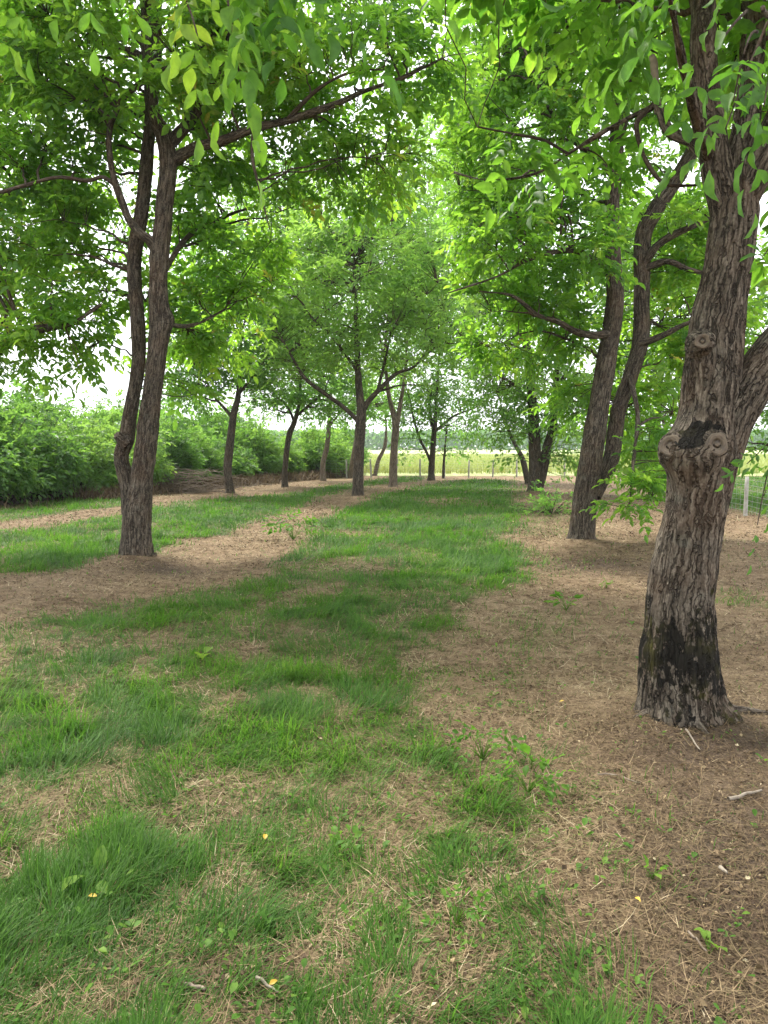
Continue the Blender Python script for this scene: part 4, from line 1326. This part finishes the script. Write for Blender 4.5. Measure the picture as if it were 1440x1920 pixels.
far_tree('far tree with three stems at the end of the left strip, near the fence', (808, 900),
         [(808, 902, 0, 16), (809, 890, 0, 13), (810, 867, 0, 12), (812, 833, 0, 11), (816, 785, 0, 8), (820, 720, 0, 5), (825, 640, 0, 3)],
         [[(810, 800, 0, 7), (806, 767, 0, 6), (800, 720, 0, 4)], [(808, 868, 0, 6), (800, 850, 0, 5), (787, 825, 0, 5), (777, 787, 0, 4), (765, 740, 0, 3)], [(814, 810, 0, 6), (850, 780, 0, 4), (890, 765, 0, 3)]],
         [(815, 690, 0, 2.7, 2.2, 1.8), (850, 540, 0.4, 2.4, 2.2, 2.2), (800, 400, 0.6, 2.2, 2.0, 2.4, 0.9), (830, 260, 0.8, 1.8, 1.8, 2.0, 0.8), (760, 800, 0.2, 0.9, 0.9, 0.8), (875, 800, 0.2, 1.3, 1.0, 0.7), (880, 845, 0.3, 0.8, 0.8, 0.3), (770, 850, 0.3, 0.6, 0.8, 0.4), (830, 760, 0.2, 1.5, 1.3, 0.7), (780, 760, 0, 1.6, 1.8, 0.9), (860, 780, 0, 1.2, 1.4, 0.7, 0.7), (830, 600, 0.4, 2.0, 2.0, 1.5), (800, 820, 0, 0.7, 0.8, 0.5)], 48, tint0=0.45, dens=5, leaf=0.42)
far_tree('thin young sapling with a single stem standing before the fence', (833, 897),
         [(831, 899, 0, 5), (832, 870, 0, 5), (835, 835, 0, 4), (838, 800, 0, 3), (840, 770, 0, 2)], [],
         [(850, 800, 0, 0.9, 1.0, 0.5), (830, 850, 0, 0.45, 0.5, 0.4, 0.8)], 49, dens=5, leaf=0.36, sec=10)
far_tree('dark tree of two thick upright stems, third along the right-hand row', (1003, 925),
         [(1001, 932, 0, 34), (1002, 915, 0, 26), (1004, 878, 0, 24), (1002, 826, 0, 23), (999, 770, 0, 20), (992, 680, 0, 15), (975, 560, 0, 12), (955, 430, 0, 9), (945, 300, 0, 6), (940, 170, 0, 3)],
         [[(990, 660, 0, 9), (940, 560, -0.3, 6), (905, 470, -0.4, 4)], [(955, 430, 0, 8), (910, 300, 0.3, 6), (880, 180, 0.5, 4), (860, 80, 0.6, 2)], [(997, 760, 0, 8), (960, 720, -0.4, 6), (920, 700, -0.6, 3)], [(1027, 760, 0, 8), (1060, 700, 0, 5), (1090, 640, 0, 3)]],
         [(945, 420, 0.2, 1.7, 1.8, 2.0), (890, 420, 0.6, 1.1, 1.2, 1.6), (880, 250, 0.8, 1.2, 1.4, 1.6), (900, 110, 0.8, 1.3, 1.4, 1.6), (820, 180, 1.2, 0.9, 1.2, 1.2, 0.7), (925, 260, 0.3, 1.2, 1.5, 1.8), (990, 560, 0.4, 1.8, 1.8, 1.4), (905, 740, 0, 0.7, 0.9, 0.6), (955, 795, -0.1, 1.0, 0.8, 0.6), (905, 800, 0, 0.8, 0.9, 0.5), (950, 860, 0, 0.5, 0.6, 0.4), (1060, 720, 0.2, 1.1, 1.1, 0.8), (1085, 845, 0.3, 0.7, 0.8, 0.7), (1000, 780, 0.3, 1.2, 1.2, 0.6), (1050, 850, 0.2, 0.7, 0.8, 0.6), (1000, 690, 0.2, 1.6, 1.6, 1.1), (940, 730, -0.2, 0.8, 1.0, 0.8), (1050, 780, 0.2, 0.9, 1.2, 1.0), (900, 600, 0.2, 0.9, 1.1, 1.1), (1060, 880, 0.1, 0.5, 0.6, 0.5)],
         50, stems=[[(1008, 918, 0.1, 20), (1015, 890, 0.1, 20), (1027, 843, 0.1, 19), (1035, 808, 0.1, 18), (1040, 740, 0.1, 13), (1050, 640, 0.1, 8)]], tint0=0.68, dens=7)
far_tree('leaning reddish stem close to the left of the dark two-stemmed tree', (990, 908),
         [(991, 911, 0, 15), (989, 900, 0, 12), (980, 862, 0, 10), (968, 838, 0, 8), (956, 812, 0, 6), (945, 780, 0, 4), (935, 740, 0, 2)], [],
         [(935, 760, 0, 1.4, 1.4, 0.9), (960, 690, 0.2, 1.6, 1.6, 1.0), (905, 700, 0, 1.0, 1.1, 0.8)], 51, tint0=0.5, dens=6)
# further trees along the right-hand row and behind it, seen as crowns between the nearer stems
far_tree('leafy tree between the right-hand row and the side fence, seen behind the nearer stems', (1225, 935),
         [(1222, 936, 0, 18), (1222, 920, 0, 14), (1225, 860, 0, 13), (1235, 780, 0, 11), (1240, 680, 0, 8), (1245, 560, 0, 4)],
         [[(1232, 800, 0, 7), (1190, 750, 0, 4), (1160, 720, 0, 3)], [(1238, 740, 0, 7), (1290, 690, 0, 4), (1330, 650, 0, 3)]],
         [(1180, 740, 0.3, 1.4, 1.5, 1.3), (1230, 600, 0.3, 1.8, 1.8, 1.5), (1180, 850, 0, 1.1, 1.1, 0.9), (1230, 880, -0.5, 0.7, 0.9, 0.5), (1250, 450, 0.5, 1.8, 2.0, 1.4), (1080, 760, 1.0, 0.7, 1.0, 1.1), (1330, 760, 0.5, 1.2, 1.3, 1.4), (1160, 480, 1.5, 1.4, 1.4, 1.5)], 52, tint0=0.66, dens=9)
far_tree('leafy tree at the far right edge beyond the thick mossy tree', (1500, 945),
         [(1500, 950, 0, 18), (1500, 930, 0, 14), (1498, 860, 0, 13), (1495, 780, 0, 11), (1490, 680, 0, 8), (1480, 560, 0, 4)],
         [[(1496, 800, 0, 7), (1450, 760, 0, 4), (1420, 760, 0, 3)]],
         [(1430, 800, 0, 0.9, 1.0, 0.9), (1460, 640, 0.3, 1.4, 1.5, 1.5), (1420, 520, 0.5, 1.0, 1.3, 1.0)], 53, tint0=0.5, dens=8)

# ------------------------------------------------------------------ the thicket along the left side
def shrub_mesh(seed, R, H):
    """leafy mound: stems and leaf sprays, local coordinates at its base"""
    rng = np.random.default_rng(seed)
    st, lf = MB(), MB()
    n = 190
    d = norm(rng.normal(size=(n, 3)) * np.array([1, 1, 0.9]))
    d[:, 2] = np.abs(d[:, 2])
    rr = 0.70 + 0.35 * rng.random(n) + 0.30 * (rng.random(n) < 0.14) * d[:, 2]
    hgt = np.array([R, R, H * 0.8])
    lump = 0.55 + 0.95 * fbm(d * 2.6 + seed, 2, seed)
    d[:, 2] = np.maximum(d[:, 2], 0.06 + 0.2 * rng.random(n))
    tip = d * (rr * lump)[:, None] * hgt + np.array([0, 0, H * 0.24])
    K = 6
    t = np.linspace(0, 1, K)[None, :, None]
    a = np.zeros((n, 3))
    a[:, :2] = rng.normal(0, 0.25 * R, (n, 2))
    mid = a * 0.5 + tip * np.array([0.35, 0.35, 0.6])
    path = (1 - t) ** 2 * a[:, None] + 2 * t * (1 - t) * mid[:, None] + t * t * tip[:, None]
    tubes_batch(st, path, np.linspace(0.014, 0.005, K)[None, :].repeat(n, 0), 4)
    per = 15
    rep = np.repeat(np.arange(n), per)
    tt = 1 - 0.5 * rng.random(len(rep)) ** 1.6
    f = tt * (K - 1)
    i0 = np.minimum(f.astype(int), K - 2)
    pos = path[rep, i0] + (path[rep, i0 + 1] - path[rep, i0]) * (f - i0)[:, None] + rng.normal(0, 0.10, (len(rep), 3))
    dv = d[rep] + rng.normal(0, 0.7, (len(rep), 3))
    tint = np.clip(0.5 + 0.6 * (fbm(pos * 1.6 + seed, 2, seed + 1) - 0.5) + rng.normal(0, 0.12, len(rep)), 0, 1)
    compound(lf, pos, dv, 0.30 * (0.7 + 0.6 * rng.random(len(rep))), tint, 3, 0, 0.4, rng=rng, aspect=0.5)
    return st, lf


protos = []
for k, (R, H) in enumerate(((1.5, 2.5), (1.3, 2.9), (1.7, 2.3))):
    st, lf = shrub_mesh(60 + k, R, H)
    protos.append((st, lf))
shrub_spots, FRONT = [], set()
HA, HB = G(-40, 958), G(690, 888)
nS = 13
for k in range(nS):
    t = (k / (nS - 1)) ** 1.35
    p = HA + (HB - HA) * t
    FRONT.add(len(shrub_spots))
    shrub_spots.append((p[0] - 1.2 + RNG.normal(0, 0.25), p[1] + 1.2, 0.72 + 0.42 * RNG.random()))
    if k < 10:
        shrub_spots.append((p[0] - 3.4 + RNG.normal(0, 0.4), p[1] + 2.4 + RNG.normal(0, 0.4), 0.95 + 0.5 * RNG.random()))
proto_obs = []
ORD = ['leftmost', 'second', 'third', 'fourth', 'fifth', 'sixth', 'seventh', 'eighth', 'ninth', 'tenth', 'eleventh', 'twelfth', 'thirteenth', 'fourteenth']
order = np.argsort([a / b_ for a, b_, c in shrub_spots])
count = {True: 0, False: 0}
for i in order:
    i = int(i)
    x, y, s = shrub_spots[i]
    k = i % 3
    fr = i in FRONT
    lab = 'light green bush in the %s row of the thicket, %s from the left' % ('front' if fr else 'back', ORD[count[fr]])
    lab = lab.replace('leftmost from the left', 'leftmost one')
    count[fr] += 1
    o = thing('bush', lab, 'bush', (x, y, -0.03), 'bushes of the thicket')
    o.rotation_euler = (0, 0, RNG.random() * 6.28)
    o.scale = (s, s, s * (0.92 + 0.16 * RNG.random()))
    if k >= len(proto_obs) or proto_obs[k] is None:
        while len(proto_obs) <= k:
            proto_obs.append(None)
        a = protos[k][0].build('stems', M_TWIG, o)
        b_ = protos[k][1].build('foliage', M_SHRUB, o)
        proto_obs[k] = (a, b_)
    else:
        for src in proto_obs[k]:
            c_ = src.copy()
            COL.objects.link(c_)
            c_.parent = o

# small bush at the foot of the right-hand row
st, lf = shrub_mesh(71, 0.5, 1.0)
pm = G(1034, 966)
o = thing('bush', 'small sparse bush alone beside the right-hand tree row', 'bush', (pm[0], pm[1], 0))
o.scale = (1.05, 1.05, 0.95)
rngm = np.random.default_rng(5)
stb, lfb = MB(), MB()
n = 40
d = norm(rngm.normal(size=(n, 3)) * np.array([1, 1, 0.5]) + np.array([0, 0, 0.9]))
tips = d * (0.45 + 0.4 * rngm.random(n))[:, None]
t = np.linspace(0, 1, 5)[None, :, None]
path = tips[:, None] * t * np.array([1, 1, 1]) + np.array([0, 0, 0.04]) * np.sin(t * 3.1)
tubes_batch(stb, path, np.linspace(0.008, 0.003, 5)[None].repeat(n, 0), 4)
rep = np.repeat(np.arange(n), 5)
pos = path[rep, 2 + rngm.integers(0, 3, len(rep))]
compound(lfb, pos, d[rep] + rngm.normal(0, 0.6, (len(rep), 3)), 0.17 * (0.7 + 0.6 * rngm.random(len(rep))), np.clip(rngm.normal(0.45, 0.15, len(rep)), 0, 1), 3, 0, 0.3, rng=rngm)
stb.build('stems', M_TWIG, o)
lfb.build('foliage', M_LEAF_FAR, o)


def brush_and_dead_grass():
    rng = np.random.default_rng(77)
    # heap of cut sticks at the thicket edge
    c = G(350, 924)
    o = thing('brush_pile', 'heap of bare grey-brown cut sticks at the edge of the thicket', 'brush pile', (c[0], c[1], 0))
    groups = (('stick', 40, 1.6, 0.016, M_DEADWOOD), ('twigs', 170, 1.1, 0.008, M_PALEWOOD))
    b0 = MB()
    for nm, n, L, r, mt in groups:
        a = np.stack([rng.normal(0, 1.0, n), rng.normal(0, 0.25, n), 0.05 + 0.75 * rng.random(n) ** 1.4], 1)
        az = rng.normal(0, 0.7, n) + np.where(rng.random(n) < 0.5, 0, np.pi)
        dirv = np.stack([np.cos(az), 0.5 * np.sin(az), rng.normal(0.05, 0.18, n)], 1)
        t = np.linspace(-0.5, 0.5, 6)[None, :, None]
        path = a[:, None] + dirv[:, None] * t * (L * (0.6 + 0.6 * rng.random(n)))[:, None, None]
        path = path + rng.normal(0, 0.03, path.shape)
        path[..., 2] = np.maximum(path[..., 2], 0.02)
        tubes_batch(b0, path, np.linspace(r, r * 0.4, 6)[None].repeat(n, 0), 5)
    b0.build('sticks', M_DEADWOOD, o)
    # dead brown grass along the foot of the thicket
    mb = MB()
    n = 42000
    t = rng.random(n)
    p = HA[None, :] + (HB - HA)[None, :] * t[:, None] ** 1.1
    off = rng.normal(0, 0.45, n)
    x = p[:, 0] - 0.45 + off
    y = p[:, 1] + 0.1 + rng.normal(0, 0.4, n)
    g = n2(x, y, 0.5, 2, 14)
    k = rng.random(n) < np.clip((g - 0.33) * 4, 0, 1)
    x, y = x[k], y[k]
    n = len(x)
    blades(mb, x, y, np.zeros(n), 0.25 + 0.35 * rng.random(n), np.maximum(0.006, 0.0007 * y), rng.random(n) * 6.28, 0.2 + 0.5 * rng.random(n), rng.random(n) * 0.9, np.clip(rng.normal(0.22, 0.16, n), 0, 1))
    tag(mb.build('dead_grass', M_STRAW), 'tall dead brown grass along the foot of the thicket', 'dead grass', kind='stuff')


brush_and_dead_grass()


# ------------------------------------------------------------------ fences
def fence(label, pts, h, seed):
    rng = np.random.default_rng(seed)
    o = thing('wire_fence', label, 'fence', (pts[0][0], pts[0][1], 0), 'wire fences')
    org = np.array([pts[0][0], pts[0][1], 0])
    for p in pts:
        b = MB()
        lean = rng.normal(0, 0.03, 2)
        zz = np.linspace(-0.1, h * (0.95 + 0.12 * rng.random()), 5)
        pp = np.stack([p[0] + lean[0] * zz, p[1] + lean[1] * zz, zz], 1)
        tube(b, pp, np.array([0.05, 0.048, 0.047, 0.045, 0.04]), 8, wob=0.012, seed=seed)
        b.build('post', M_POST, o, True, org)
    w = MB()
    paths = []
    for z in np.linspace(0.12, h * 0.93, 7):
        for a, b_ in zip(pts[:-1], pts[1:]):
            t = np.linspace(0, 1, 6)[:, None]
            q = np.array([a[0], a[1] - 0.05, z]) + (np.array([b_[0] - a[0], b_[1] - a[1], 0])) * t
            q[:, 2] -= 0.02 * np.sin(t[:, 0] * np.pi)
            paths.append(q)
    paths = np.array(paths)
    tubes_batch(w, paths, np.full(paths.shape[:2], 0.0035), 3)
    ver = []
    for a, b_ in zip(pts[:-1], pts[1:]):
        L = math.hypot(b_[0] - a[0], b_[1] - a[1])
        for s in np.arange(0.15, L, 0.3):
            q = np.array(a[:2]) + (np.array(b_[:2]) - np.array(a[:2])) * s / L
            ver.append([[q[0], q[1] - 0.05, 0.05 + (h * 0.93 - 0.05) * k / 3] for k in range(4)])
    tubes_batch(w, np.array(ver), np.full((len(ver), 4), 0.0025), 3)
    w.build('wire_mesh', M_WIRE, o, False, org)


back = [(x, BACK_Y + 0.05 * x) for x in np.arange(-3.2, 12.1, 1.27)]
fence('low wire fence on grey posts across the far end of the grove', back, 0.95, 3)
side0, side1 = G(1366, 958), G(1226, 923)
dirs_ = (side1 - side0) / np.linalg.norm(side1 - side0)
side = [tuple((side0 + dirs_ * s)[:2]) for s in np.arange(-9, 16, 2.6)]
fence('wire fence with pale posts running along the right side behind the trees', side, 0.9, 4)


# ------------------------------------------------------------------ far wood on the horizon
def far_wood():
    rng = np.random.default_rng(99)
    lf = MB()
    n = 26000
    x = -220 + 520 * rng.random(n)
    y = 330 + 40 * rng.random(n)
    top = 5.5 + 4.5 * n2(x, y * 0.1, 0.06, 3, 7)
    z = top * rng.random(n) ** 0.6
    d = norm(rng.normal(size=(n, 3)))
    leaflets(lf, np.stack([x, y, z], 1), d, norm(rng.normal(size=(n, 3))), np.full(n, 2.2), np.full(n, 1.5), np.clip(rng.normal(0.4, 0.2, n), 0, 1), 0)
    tag(lf.build('far_wood', M_SHRUB), 'distant hazy line of trees on the horizon beyond the field', 'woodland', kind='stuff')


far_wood()


# ------------------------------------------------------------------ small plants, fallen sticks and leaves
def weed(px, py, label, h, nleaf, size, seed, tint=0.55, lobed=False):
    rng = np.random.default_rng(seed)
    g = G(px, py)
    o = thing('weed_plant', label, 'weed', (g[0], g[1], float(gz(g[0], g[1])[0])), 'broad-leaved weeds')
    st, lf = MB(), MB()
    az = rng.random(nleaf) * 6.28
    ln = 0.25 + 0.6 * rng.random(nleaf)
    tip = np.stack([np.cos(az) * np.sin(ln) * h, np.sin(az) * np.sin(ln) * h, np.cos(ln) * h * (0.4 + 0.6 * rng.random(nleaf))], 1)
    t = np.linspace(0, 1, 5)[None, :, None]
    path = tip[:, None] * t + np.array([0, 0, 0.15 * h]) * np.sin(t * 2.6)
    tubes_batch(st, path, np.linspace(0.0025, 0.0012, 5)[None].repeat(nleaf, 0), 4)
    e = path[:, -1]
    dv = norm(tip * np.array([1.2, 1.2, 0.25]) + rng.normal(0, 0.03, tip.shape))
    tn = np.clip(tint + rng.normal(0, 0.1, nleaf), 0, 0.85)
    if lobed:
        compound(lf, e, dv, np.full(nleaf, size), tn, 2, 2, 0.2, rng=rng, aspect=0.55)
    else:
        leaflets(lf, e, dv, norm(np.array([0, 0, 1.0]) + rng.normal(0, 0.3, (nleaf, 3))), size * (0.7 + 0.5 * rng.random(nleaf)), size * 0.5 * (0.8 + 0.4 * rng.random(nleaf)), tn, 2)
    st_ = st.build('stems', M_GRASS, o)
    lf.build('leaves', M_GRASS, o, True)
    if 'tint' not in st_.data.attributes:
        st_.data.attributes.new('tint', 'FLOAT', 'POINT').data.foreach_set('value', np.full(len(st_.data.vertices), 0.7, np.float32))
    return o


weed(1062, 1140, 'bright green weed standing alone on bare ground left of the mossy tree', 0.16, 16, 0.10, 1, 0.6)
weed(1137, 1105, 'tiny green seedling on bare ground near the mossy tree', 0.08, 8, 0.06, 2, 0.55)
weed(550, 1012, 'leafy sprawling weed with upright stalks at the edge of the bare strip', 0.40, 26, 0.22, 3, 0.45, True)
weed(990, 1500, 'low broad-leaved weed among grass in the foreground', 0.14, 16, 0.085, 4, 0.5, True)
weed(905, 1440, 'bushy dark green weed beside a grass clump in the foreground', 0.15, 18, 0.09, 5, 0.45, True)
weed(390, 1245, 'pale upturned leaf weed lying in the middle of the grass', 0.07, 5, 0.12, 6, 0.8)
weed(172, 1660, 'single upright light green dock leaf by the bare patch', 0.06, 4, 0.10, 7, 0.75)
weed(1222, 1655, 'small seedling on dark soil at the lower right', 0.06, 5, 0.05, 8, 0.7)
weed(1330, 1790, 'small lime green seedling near the bottom right corner', 0.06, 6, 0.045, 12, 0.8)
weed(855, 1740, 'low clover-like weed beside dry clippings at the bottom centre', 0.09, 12, 0.06, 13, 0.5, True)
weed(1000, 1455, 'two-leaved weed just above the low broad-leaved one', 0.10, 6, 0.08, 14, 0.4)
weed(640, 1590, 'tiny rosette weed on the bare patch among grass', 0.07, 10, 0.05, 15, 0.6)


def stick(px0, py0, px1, py1, r, label, mat, seed, lift=0.012):
    rng = np.random.default_rng(seed)
    a, b_ = G(px0, py0), G(px1, py1)
    t = np.linspace(0, 1, 12)[:, None]
    pts = a + (b_ - a) * t
    L = np.linalg.norm(b_ - a)
    pts[:, :2] += (fbm(np.column_stack([t * 4, t * 0 + seed, t * 0]), 2, seed)[:, None] - 0.5) * 0.25 * L * np.array([0.3, 1.0])
    pts[:, 2] = gz(pts[:, 0], pts[:, 1]) + lift + r
    mb = MB()
    tube(mb, pts, r * np.linspace(1.0, 0.55, 12), 8, wob=0.004, seed=seed)
    o = mb.build('fallen_stick', mat, None, True, pts[0])
    o.location = pts[0]
    tag(o, label, 'stick', 'fallen sticks')


stick(1285, 1380, 1312, 1412, 0.006, 'short straight pale twig lying below the mossy tree', M_PALEWOOD, 1)
stick(1365, 1505, 1428, 1490, 0.009, 'thicker bleached stick lying near the right edge', M_PALEWOOD, 2)
stick(1120, 1463, 1200, 1480, 0.004, 'thin curved twig on dry clippings right of the grass', M_DEADWOOD, 3)
stick(480, 1850, 520, 1880, 0.005, 'straw-coloured broken stalk at the bottom of the picture', M_PALEWOOD, 4)
stick(345, 1865, 385, 1875, 0.008, 'dark short stick on the bare soil at the bottom left', M_DEADWOOD, 5)
stick(1290, 1752, 1325, 1790, 0.004, 'thin grey twig on dark soil at the lower right', M_DEADWOOD, 6)
stick(1350, 1640, 1362, 1650, 0.008, 'short pale wood chip on the dark soil at right', M_PALEWOOD, 7)
stick(520, 985, 560, 968, 0.012, 'dark curved stick on the bare strip behind the sprawling weed', M_DEADWOOD, 8)


def fallen(px, py, label, size, seed):
    rng = np.random.default_rng(seed)
    g = G(px, py)
    lf = MB()
    az = rng.random() * 6.28
    leaflets(lf, np.zeros((1, 3)), np.array([[math.cos(az), math.sin(az), 0.25]]), np.array([[0.1, -0.3, 1.0]]), np.array([size * 0.75]), np.array([size * 0.42]), np.array([rng.random()]), 2)
    o = lf.build('fallen_leaf', M_YELLOW, None, True)
    o.location = (g[0], g[1], float(gz(g[0], g[1])[0]) + 0.05)
    tag(o, label, 'leaf', 'yellow fallen leaves')


fallen(183, 1700, 'yellow fallen leaf beside the grass at the lower left', 0.04, 1)
fallen(497, 1598, 'narrow yellow leaf caught in the grass left of centre', 0.045, 2)
fallen(505, 1885, 'small yellow leaf next to the broken stalk at the bottom', 0.035, 3)
fallen(1048, 1330, 'tiny orange-yellow leaf on clippings left of the mossy foot', 0.04, 4)
fallen(1190, 1712, 'pale yellow leaf on dry clippings at the lower right', 0.035, 5)

grass()
straw()
ground_weeds()
litter()
crop()


def haze():
    m, n, l, out = new_mat('haze_air')
    v = n.new('ShaderNodeVolumePrincipled')
    v.inputs['Color'].default_value = (0.92, 0.95, 1.0, 1)
    v.inputs['Density'].default_value = 0.0004
    v.inputs['Anisotropy'].default_value = 0.2
    l.new(v.outputs[0], out.inputs['Volume'])
    x0, x1, y0, y1, z0, z1 = -1900, 1900, -950, 1900, -1.5, 16.0
    V = [(x, y, z) for z in (z0, z1) for y in (y0, y1) for x in (x0, x1)]
    o = make_mesh('haze', V, [np.array([[0, 2, 3, 1], [4, 5, 7, 6], [0, 1, 5, 4], [1, 3, 7, 5], [3, 2, 6, 7], [2, 0, 4, 6]])], m)
    tag(o, kind='stuff')


haze()
